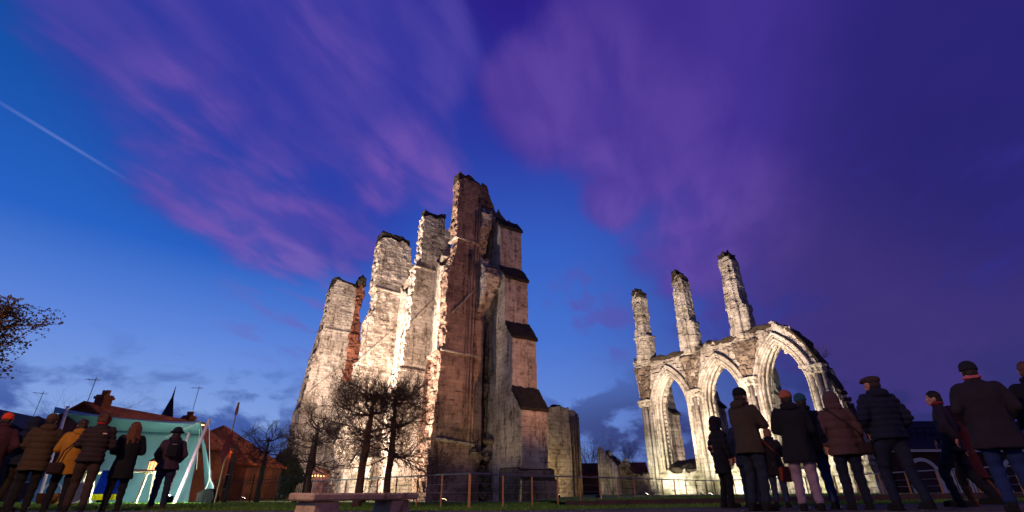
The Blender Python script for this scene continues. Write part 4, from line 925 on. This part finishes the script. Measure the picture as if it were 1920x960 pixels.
bm = bmesh.new(); tube(bm, [(0, 0, 0), (0, 0, .12), (0, 0, .32)], [.24, .3, .33], 14); me = bpy.data.meshes.new('m'); bmesh.ops.recalc_face_normals(bm, faces=bm.faces); bm.to_mesh(me); bm.free(); mobj('bowl', me, stone_mat('wicker', 'a8662c', '8a4e20', '3a2010', .3, 0, bw=.06, bh=.03, topdark=0), bk)
bm = bmesh.new(); tube(bm, [(.31 * math.cos(k * .314), 0, .3 + .33 * math.sin(k * .314)) for k in range(11)], .016, 6); bmobj('handle', bm, ROPE, bk)
hp = empty('round_shield', (-13.95, 17.2, gz(-14, 17)), 0, 'round pale shield leaning on the grass beside the wicker basket', 'shield')
bm = bmesh.new(); m_ = Matrix.Translation((0, 0, .33)) @ Matrix.Rotation(R(68), 4, 'X') @ Matrix.Rotation(R(15), 4, 'Y'); tube(bm, [(0, 0, -.02), (0, 0, .0), (0, 0, .05)], [.32, .33, .08], 20); bmesh.ops.transform(bm, matrix=m_, verts=bm.verts); bmobj('board', bm, mat('slate_board', '6a716c', .7), hp)
bm = bmesh.new(); tube(bm, [m_ @ Vector((.33 * math.cos(k * .314), .33 * math.sin(k * .314), 0)) for k in range(21)], .02, 6); bmobj('rim', bm, ROPE, hp)
# tent lamp lying in the grass
def ground_lamp(loc, energy, col, label, tgt):
    return flood(loc, tgt, energy, col, R(150), label)
lamp_t = flood((-11.6, 18.2, gz(-11.6, 18.2)), (-14.5, 21.5, 1.4), 750, 'e6fff4', R(160), 'cold white lamp in the grass lighting the tent')

for ch_ in lamp_t.children:
    if ch_.type == 'LIGHT': ch_.data.type = 'POINT'; ch_.data.energy = 260; ch_.location = (0, .1, .3)

lamp_u = flood((-14.3, 18.9, gz(-14.3, 18.9)), (-15.5, 21.5, 1.6), 300, 'd4ffe6', R(160), 'cold white lamp in the grass behind the legs of the visitors at the tent')
for ch_ in lamp_u.children:
    if ch_.type == 'LIGHT': ch_.data.type = 'POINT'; ch_.data.energy = 120; ch_.location = (0, .1, .3)
# ------------------------------------------------------------- people
def cone(bm, p0, p1, r0, r1, n=12):
    tube(bm, [p0, p1], [r0, r1], n); ball(bm, p0, r0, seg=n, rings=8); ball(bm, p1, r1, seg=n, rings=8)
def loft(bm, rings, n=28):
    R_ = []
    for (z, rx, ry, x, y) in rings:
        R_.append([bm.verts.new((x + rx * math.cos(2 * math.pi * k / n), y + ry * math.sin(2 * math.pi * k / n), z)) for k in range(n)])
    for a, b in zip(R_, R_[1:]):
        for k in range(n): bm.faces.new((a[k], a[(k + 1) % n], b[(k + 1) % n], b[k]))
    bm.faces.new(R_[0][::-1]); bm.faces.new(R_[-1])
def hand(bm, w, dv, side, curl):
    w = Vector(w); dv = Vector(dv).normalized(); up = Vector((0, 0, 1))
    lat = dv.cross(up); lat = lat.normalized() if lat.length > .1 else Vector((1, 0, 0)); nor = lat.cross(dv).normalized()
    for k in range(4): cone(bm, w - dv * .01 + lat * (k - 1.5) * .006, w + dv * .075 + lat * (k - 1.5) * .022, .022, .013, 8)
    for k, L in enumerate((.036, .042, .044, .034) if side > 0 else (.034, .044, .042, .036)):
        p = w + dv * .08 + lat * (k - 1.5) * .023
        q = p + (dv - nor * curl).normalized() * L; r_ = q + (dv - nor * (curl * 2.5)).normalized() * L * .8
        cone(bm, p, q, .0088, .0082, 8); cone(bm, q, r_, .0082, .007, 8)
    t0 = w + dv * .025 - lat * side * .028; t1 = t0 + (dv * .7 - lat * side * .8 - nor * .3).normalized() * .04; t2 = t1 + (dv - nor * .4 - lat * side * .1).normalized() * .032
    cone(bm, t0, t1, .013, .010, 8); cone(bm, t1, t2, .010, .008, 8)
POSE = {
    'down': lambda s: ((s * .235, -.04, 1.16), (s * .25, .05, .93), (0, .1, -1)),
    'pockets': lambda s: ((s * .26, -.05, 1.16), (s * .20, .13, 1.0), (-s * .5, .3, -.5)),
    'front': lambda s: ((s * .24, .03, 1.14), (s * .09, .24, 1.12), (-s * .5, .6, .2)),
    'folded': lambda s: ((s * .24, .10, 1.17), (-s * .06, .24, 1.2 + .03 * s), (-s * 1, .0, .1)),
    'phone': lambda s: ((s * .25, .14, 1.28), (s * .06, .30, 1.50), (-s * .2, .3, 1)),
    'swing': lambda s: ((s * .25, -.05 * s - .06, 1.17), (s * .24, .16 * s + .05, .98), (0, .3, -.8)),
}
SKIN = mat('skin', 'b07a62', .55, var=.05, bump=0)
EYEM = mat('eye_white', 'd8d0c8', .3, bump=0)
def cloth_mat(col, knit=0):
    nm = 'fabric_' + col
    return mat(nm, col, .9, var=.18, scale=5, bump=.35, bscale=60 if not knit else 25)
def person(X, Y, Hh, face, label, coat='222222', hem=.62, legs='15151c', shoes='14100e', head='beanie', headcol='101014', pose='pockets', puffer=0, wide=1., scarf=None,
           stride=0., bag=None, backpack=None, lean=(0, 0), hair='2a1c14', skirt=0, group='visitors watching the floodlit ruins', headturn=0, eyes=0, hood_up=False, legw=1., logo=None, stripe=None, vox=.0095, seed=1):
    g_ = gz(X, Y); P = empty('person', (X, Y, g_ + .005), face, label, 'person', group); s = Hh / 1.75
    P.rotation_euler = (lean[0], lean[1], face - math.atan2(X, Y))
    def fin(me, nm, m, smooth=True, parent=P, defo=None, lab=None):
        co = getco(me); 
        if defo is not None: co = defo(co, getno(me))
        setco(me, co * s); return mobj(nm, me, m, parent, smooth=smooth, label=lab)
    hip = [(-.095, 0, .93), (.095, 0, .93)]
    st = stride
    knee = [(-.105, .05 + st * .55, .50), (.105, .04 - st * .35, .50)]; ank = [(-.115, st * .62 - .02, .09 + .0 * st), (.115, -st * .75 - .02, .09 + .12 * abs(st))]
    hd = Matrix.Translation((0, .02, 1.5)) @ Matrix.Rotation(headturn, 4, 'Z') @ Matrix.Rotation(-.05, 4, 'X')
    # body: one continuous surface
    bm = bmesh.new()
    loft(bm, [(.86, .14, .10, 0, 0), (.95, .165, .115, 0, 0), (1.08, .135, .10, 0, .01), (1.25, .155, .11, 0, .01), (1.38, .17, .105, 0, 0), (1.45, .12, .08, 0, 0), (1.50, .06, .06, 0, .0)], 18)
    cone(bm, (0, 0, 1.44), (0, .02, 1.56), .056, .052)
    hb_ = bmesh.new(); ball(hb_, (0, .0, .135), .1, .78, .96, 1.18, 20, 14); ball(hb_, (0, .045, .065), .055, .95, .95, 1, 14, 10); cone(hb_, (0, .088, .125), (0, .108, .092), .009, .015, 8); ball(hb_, (0, .088, .05), .022, 1.1, .6, .5, 10, 6); ball(hb_, (0, .085, .14), .03, 1.6, .5, .35, 10, 6)
    for sx in (-1, 1): ball(hb_, (sx * .077, -.005, .11), .03, .35, .7, 1.05, 10, 8)
    bmesh.ops.transform(hb_, matrix=hd, verts=hb_.verts); tmp = bpy.data.meshes.new('x'); hb_.to_mesh(tmp); hb_.free(); bm.from_mesh(tmp); bpy.data.meshes.remove(tmp)
    arms = []
    for sx in (-1, 1):
        e, w_, dv = POSE[pose](sx); sh = (sx * .158, 0, 1.405); arms.append((sh, e, w_, dv, sx))
        cone(bm, sh, e, .052, .04); cone(bm, e, w_, .04, .027); hand(bm, w_, dv, sx, .55)
    for h_, k_, a_ in zip(hip, knee, ank):
        cone(bm, h_, k_, .085, .055); cone(bm, k_, a_, .055, .036); cone(bm, (a_[0], a_[1] - .01, a_[2] - .04), (a_[0], a_[1] + .14, a_[2] - .055), .035, .026)
    fin(remesh(bm, vox, 1), 'body', SKIN)
    if eyes:
        for sx in (-1, 1):
            bm = bmesh.new(); ball(bm, hd @ Vector((sx * .032, .083, .125)), .0125, seg=10, rings=8)
            me = bpy.data.meshes.new('e'); bm.to_mesh(me); bm.free(); fin(me, 'eye', EYEM)
    # trousers
    bm = bmesh.new(); ball(bm, (0, -.01, .93), .165 * legw, 1, .8, .9)
    for h_, k_, a_ in zip(hip, knee, ank):
        cone(bm, h_, k_, .108 * legw, .078 * legw); cone(bm, k_, (a_[0], a_[1], a_[2] + .03), .076 * legw, .062 * legw)
    def wr(co, no):
        q = (np.sin(co[:, 2] * 42 + 5 * vnoise(co * 5 + seed)) * .5 + (fbm(co * 9 + seed, 3) - .5) * 2) * .010; return co + no * q[:, None]
    fin(remesh(bm, .016, 2), 'trousers', cloth_mat(legs), defo=wr)
    for a_, k_ in zip(ank, knee):
        bm = bmesh.new(); cone(bm, (a_[0], a_[1] - .035, a_[2] - .03), (a_[0] * 1.1, a_[1] + .16, a_[2] - .045), .053, .040); cone(bm, (a_[0], a_[1], a_[2] - .01), (a_[0], a_[1], a_[2] + .04), .052, .050); box(bm, a_[0] - .045, a_[0] + .045, a_[1] - .085, a_[1] + .2, a_[2] - .09, a_[2] - .065)
        fin(remesh(bm, .012, 1), 'shoe', cloth_mat(shoes))
    # coat
    bm = bmesh.new(); W_ = wide; f = 1 + skirt
    rg = [(hem, .215 * W_ * f, .165 * W_ * f, 0, 0), (hem + .03, .22 * W_ * f, .17 * W_ * f, 0, 0)]
    if hem < .8: rg.append((.86, .205 * W_ * (1 + skirt * .4), .155 * W_, 0, 0))
    rg += [(1.0, .19 * W_, .145 * W_, 0, 0), (1.14, .182 * W_, .145 * W_, 0, .0), (1.28, .198 * W_, .15 * W_, 0, -.005), (1.38, .20 * W_, .135 * W_, 0, -.01), (1.445, .165 * W_, .105, 0, -.01), (1.49, .10, .085, 0, -.005), (1.53, .075, .075, 0, .005)]
    loft(bm, rg)
    for sh, e, w_, dv, sx in arms:
        sh = Vector(sh) + Vector((sx * .012 * W_, 0, -.01)); e = Vector(e) + Vector((sx * .02, 0, 0)); w2 = Vector(e).lerp(Vector(w_), .93)
        cone(bm, sh, e, .083 * (.5 + W_ * .5), .068 * (.5 + W_ * .5)); cone(bm, e, w2, .067 * (.5 + W_ * .5), .05)
    def coatdef(co, no):
        q = (fbm(co * 6 + seed * 3, 3) - .5) * .036 + (vnoise(co * np.array([14, 14, 5]) + seed) - .5) * .014 + (vnoise(co * np.array([7, 7, 2.2]) + seed * 2) - .5) * .032 * np.clip(1.3 - co[:, 2], .3, 1)
        if puffer:
            ph = co[:, 2] / puffer + .25 * vnoise(co * 6 + seed); q = q + (np.abs(np.sin(np.pi * ph)) ** .6 - .6) * .022
        co = co + no * q[:, None]
        inn = (no[:, 2] < -.75) & (co[:, 2] < hem + .03); r_ = np.hypot(co[:, 0], co[:, 1]) ; co[inn, 2] += np.clip(.2 - r_[inn], 0, .12) * 1.1
        return co
    ct_ = fin(remesh(bm, .0155, 7), 'coat', cloth_mat(coat), defo=coatdef)
    # collar
    if head != 'hood' and scarf is None:
        bm = bmesh.new(); tube(bm, [(.088 * math.cos(k * .524), .0 + .082 * math.sin(k * .524), 1.515 + .012 * math.cos(k * .524 + 1.57)) for k in range(13)], .034, 8, cap=False)
        fin(remesh(bm, .012, 1), 'collar', cloth_mat(coat), parent=ct_)
    if logo:
        bm = bmesh.new(); box(bm, .05, .115, -.172 * W_, -.160 * W_, 1.335, 1.36, .004); me = bpy.data.meshes.new('l'); bm.to_mesh(me); bm.free(); fin(me, 'logo_patch', cloth_mat(logo), parent=ct_)
    def headparts(nm, pieces, m, vox_=.012, noise=0, nsc=20, it=1, smooth=True):
        bm = bmesh.new()
        for pc in pieces:
            if pc[0] == 'b': ball(bm, pc[1], 1, *pc[2], 20, 14)
            else: cone(bm, pc[1], pc[2], pc[3], pc[4])
        bmesh.ops.transform(bm, matrix=hd, verts=bm.verts)
        def df(co, no): return co + no * ((fbm(co * np.array([nsc, nsc, nsc * .35]) + seed, 3) - .5) * noise)[:, None]
        return fin(remesh(bm, vox_, it), nm, m, defo=df if noise else None, smooth=smooth)
    hm = cloth_mat(headcol, 1); HM = mat('hair_' + hair, hair, .6, var=.3, scale=30, bump=.5, bscale=90)
    if head in ('beanie', 'hat_pom'):
        headparts('beanie', [('b', (0, -.012, .175), (.094, .112, .095)), ('b', (0, -.014, .15), (.099, .117, .045))], hm, .011, .012)
        headparts('hair', [('b', (0, -.02, .10), (.084, .098, .09))], HM, .012, .02)
    elif head == 'hood':
        headparts('hood', [('b', (0, -.028, .135), (.118, .128, .15)), ('b', (0, -.05, .02), (.13, .11, .09)), ('c', (-.075, .05, .05), (-.08, .05, .19), .035, .03), ('c', (.075, .05, .05), (.08, .05, .19), .035, .03), ('c', (-.07, .05, .22), (.07, .05, .22), .034, .034)], cloth_mat(coat), .014, .03, 9, 2)
    elif head == 'short':
        headparts('hair', [('b', (0, -.018, .165), (.088, .105, .092)), ('b', (0, -.035, .10), (.083, .085, .085))], HM, .011, .03, 25)
    elif head == 'curly':
        headparts('hair', [('b', (0, -.018, .165), (.105, .118, .1)), ('b', (0, -.045, .09), (.10, .09, .09))], HM, .011, .07, 30)
    elif head == 'long':
        headparts('hair', [('b', (0, -.018, .165), (.098, .112, .098)), ('b', (0, -.06, .06), (.125, .08, .16)), ('b', (0, -.095, -.09), (.14, .06, .17)), ('c', (-.08, -.10, -.1), (-.07, -.13, -.27), .05, .02), ('c', (.0, -.11, -.1), (.01, -.14, -.3), .055, .02), ('c', (.08, -.10, -.1), (.08, -.12, -.26), .05, .02)], HM, .012, .04, 28)
    elif head == 'flatcap':
        headparts('flat_cap', [('b', (0, .0, .195), (.112, .135, .05)), ('b', (0, .095, .178), (.08, .055, .018)), ('b', (0, -.02, .175), (.095, .112, .05))], hm, .011, .01)
        headparts('hair', [('b', (0, -.02, .11), (.084, .098, .09))], HM, .012, .02)
    elif head == 'brim':
        headparts('hat', [('b', (0, -.01, .19), (.105, .12, .09)), ('b', (0, -.01, .155), (.155, .165, .032))], hm, .011, .012)
        headparts('hair', [('b', (0, -.025, .08), (.09, .095, .10))], HM, .012, .03)
    if head in ('beanie', 'flatcap', 'short', 'curly') and not scarf and headcol != 'x' and puffer + skirt > 0:
        bm = bmesh.new(); ball(bm, (0, -.105, 1.49), 1, .125, .05, .07, 18, 12); fin(remesh(bm, .014, 1), 'folded_hood', cloth_mat(coat), parent=ct_)
    if scarf:
        bm = bmesh.new(); tube(bm, [(.085 * math.cos(k * .524), .0 + .08 * math.sin(k * .524), 1.50 + .015 * math.sin(k * 1.3)) for k in range(13)], .043, 8, cap=False); tube(bm, [(.066 * math.cos(k * .524), .0 + .068 * math.sin(k * .524), 1.545) for k in range(13)], .03, 8, cap=False)
        fin(remesh(bm, .012, 1), 'scarf', cloth_mat(scarf, 1), defo=lambda co, no: co + no * ((fbm(co * 14, 3) - .5) * .03)[:, None])
    if bag:
        bx, bz, bw_, bh_, bc = bag; sd = 1 if bx > 0 else -1
        b_ = bmesh.new(); box(b_, bx - bw_ / 2, bx + bw_ / 2, -.24, -.12, bz - bh_ / 2, bz + bh_ / 2, .03)
        B_ = empty('shoulder_bag', (0, 0, 0), 0); B_.parent = P
        me = remesh(b_, .016, 2); fin(me, 'pouch', cloth_mat(bc), parent=B_)
        b_ = bmesh.new(); tube(b_, [(bx, -.2, bz + bh_ / 2 - .02), (bx * .8 , -.20 * W_, 1.1), (bx * .1, -.195 * W_, 1.3), (-sd * .13, -.12, 1.475), (-sd * .14, .0, 1.51), (-sd * .10, .12, 1.44)], .013, 6); me = bpy.data.meshes.new('s'); b_.to_mesh(me); b_.free(); fin(me, 'strap', cloth_mat(bc), parent=B_)
    if backpack:
        b_ = bmesh.new(); ball(b_, (0, -.215, 1.27), 1, .135, .10, .2, 18, 12); box(b_, -.1, .1, -.31, -.2, 1.08, 1.26, .03)
        bp_ = fin(remesh(b_, .014, 2), 'backpack', cloth_mat(backpack))
        for sx in (-1, 1):
            b_ = bmesh.new(); tube(b_, [(sx * .09, -.2, 1.42), (sx * .12, -.08, 1.505), (sx * .13, .09, 1.44), (sx * .14, .15, 1.3), (sx * .17, .02, 1.15), (sx * .1, -.16, 1.12)], .017, 6); me = bpy.data.meshes.new('s'); b_.to_mesh(me); b_.free(); fin(me, 'strap', cloth_mat(backpack), parent=bp_)
        b_ = bmesh.new(); tube(b_, [(-.05, -.31, 1.36), (-.02, -.325, 1.36), (.02, -.325, 1.36), (.05, -.31, 1.36)], .006, 6); me = bpy.data.meshes.new('s'); b_.to_mesh(me); b_.free(); fin(me, 'buckle', WOODW, parent=bp_)
    return P
# left group (they face the tent)
GL = 'visitors in front of the tent'
person(-9.27, 9.3, 1.62, R(0), 'person at the far left edge with bright orange hat and dark red coat', '3a1c20', .75, '1a1416', head='beanie', headcol='c8401c', pose='pockets', group=GL, seed=11)
person(-9.15, 9.75, 1.61, R(-40), 'person in dark navy quilted jacket holding a glowing phone at left', '131a2c', .82, '2a2018', head='hood', pose='phone', puffer=.075, group=GL, seed=12)
person(-8.72, 9.6, 1.65, R(-5), 'person in long brown quilted coat and brown cap seen from behind', '40301f', .70, '14110f', head='beanie', headcol='4a3420', pose='front', puffer=.11, wide=1.12, group=GL, seed=13)
person(-8.18, 9.7, 1.57, R(5), 'person in mustard yellow hooded coat with a dark shoulder bag', 'a06c1e', .66, '121012', head='short', hair='3a2a1c', pose='front', skirt=.05, bag=(-.2, .78, .24, .22, '2a1a14'), wide=1.02, group=GL, seed=14, stride=.12)
person(-7.45, 9.26, 1.63, R(0), 'person with curly brown hair, red scarf and dark quilted jacket with pale patch', '2a1e1e', .83, '33241c', head='curly', hair='4a2c18', scarf='a81c20', pose='front', puffer=.085, logo='d8a8a0', group=GL, seed=15, stride=.16)
person(-7.30, 9.9, 1.54, R(8), 'woman with very long wavy brown hair and long black coat', '0f1012', .60, '0e0d10', head='long', hair='5a3018', pose='front', skirt=.05, group=GL, seed=16)
person(-7.22, 11.05, 1.57, R(4), 'person in plum coat and round brimmed hat with small dark backpack', '3a2832', .82, '1e2038', head='brim', headcol='1c1a1e', pose='pockets', backpack='16141a', skirt=.12, group=GL, seed=17, shoes='3a2018')
# right group
person(3.97, 9.95, 1.58, R(-55), 'slim person in black hooded coat standing leftmost of the right group', '121016', .62, '0c0c10', head='hood', pose='down', eyes=1, headturn=R(-10), puffer=.12, wide=.82, seed=21)
person(4.30, 9.6, 1.62, R(-15), 'person in dark navy jacket half hidden behind the olive brown parka', '161c34', .72, '10142a', head='short', hair='5a3c2c', pose='down', wide=.95, seed=22)
person(3.72, 8.12, 1.79, R(-38), 'tall person in olive brown parka and black beanie with folded arms', '382c22', .76, '1e222e', head='beanie', headcol='0c0d12', pose='folded', eyes=1, headturn=R(-15), skirt=.02, wide=1.05, seed=23)
person(4.78, 9.6, 1.32, R(-10), 'child in dark jacket with rust coloured shoulder bag', '18141c', .66, '28304c', head='short', hair='7a5038', pose='front', bag=(.24, .70, .26, .34, '7a3020'), wide=1., seed=24)
person(4.32, 7.84, 1.69, R(5), 'person in long black coat with red and orange knit hat and pale trousers', '131218', .66, '8a7078', head='beanie', headcol='94503c', pose='front', wide=1.08, skirt=.04, seed=25, legw=1.03)
person(4.92, 8.5, 1.75, R(10), 'person with teal beanie and blue jeans behind the long black coat', '131418', .80, '2c3558', head='beanie', headcol='1e4a58', pose='down', wide=1.0, seed=26)
person(5.06, 7.9, 1.65, R(12), 'person in mauve brown quilted hooded coat with thin orange crossbody strap', '4e3636', .76, '14182a', head='hood', pose='down', puffer=.13, skirt=.06, bag=(.26, .86, .2, .18, '2a1a1c'), wide=1.05, seed=27)
person(5.36, 7.30, 1.79, R(28), 'person in dark navy quilted jacket and brown flat cap', '15182a', .86, '181c2c', head='flatcap', headcol='3c2c2c', pose='pockets', puffer=.08, headturn=R(28), wide=1.1, seed=28, stride=.2)
person(7.02, 8.25, 1.72, R(85), 'short haired man with red scarf walking left in a dark jacket', '221a26', .78, '12141e', head='short', hair='1c120e', scarf='7a2026', pose='swing', eyes=1, headturn=R(10), stride=.3, wide=.9, seed=29)
person(7.45, 8.55, 1.50, R(70), 'person in rust red long coat and tan boots walking behind the man with red scarf', '5c2418', .46, '6a4026', head='hood', pose='swing', stride=.25, wide=.95, skirt=.15, seed=30, shoes='7a4a2a')
person(6.05, 6.42, 1.77, R(12), 'large person in dark coat with beanie, pink scarf and blue jeans at right', '241c22', .68, '1a2850', head='beanie', headcol='1c1a20', scarf='b85a60', pose='pockets', wide=1.2, skirt=.04, seed=31)
person(6.98, 6.57, 1.80, R(15), 'person in black coat cut off by the right edge of the photo', '0f0f14', .62, '10121c', head='short', hair='5a3428', pose='down', wide=1.15, seed=32)
ph = bpy.data.objects
phn = empty('glowing_phone', (-9.13, 10.04, gz(-9, 10) + 1.47), R(35), 'phone with glowing pale blue screen held up at far left', 'phone')
bm = bmesh.new(); box(bm, -.04, .04, 0, .009, -.078, .078, .004); bmobj('case', bm, IRON, phn)
bm = bmesh.new(); box(bm, -.036, .036, -.002, -.0005, -.072, .072); bmobj('screen', bm, mat('phone_screen', '60c0f0', .3, emis='60c8ff', estr=5, bump=0), phn)
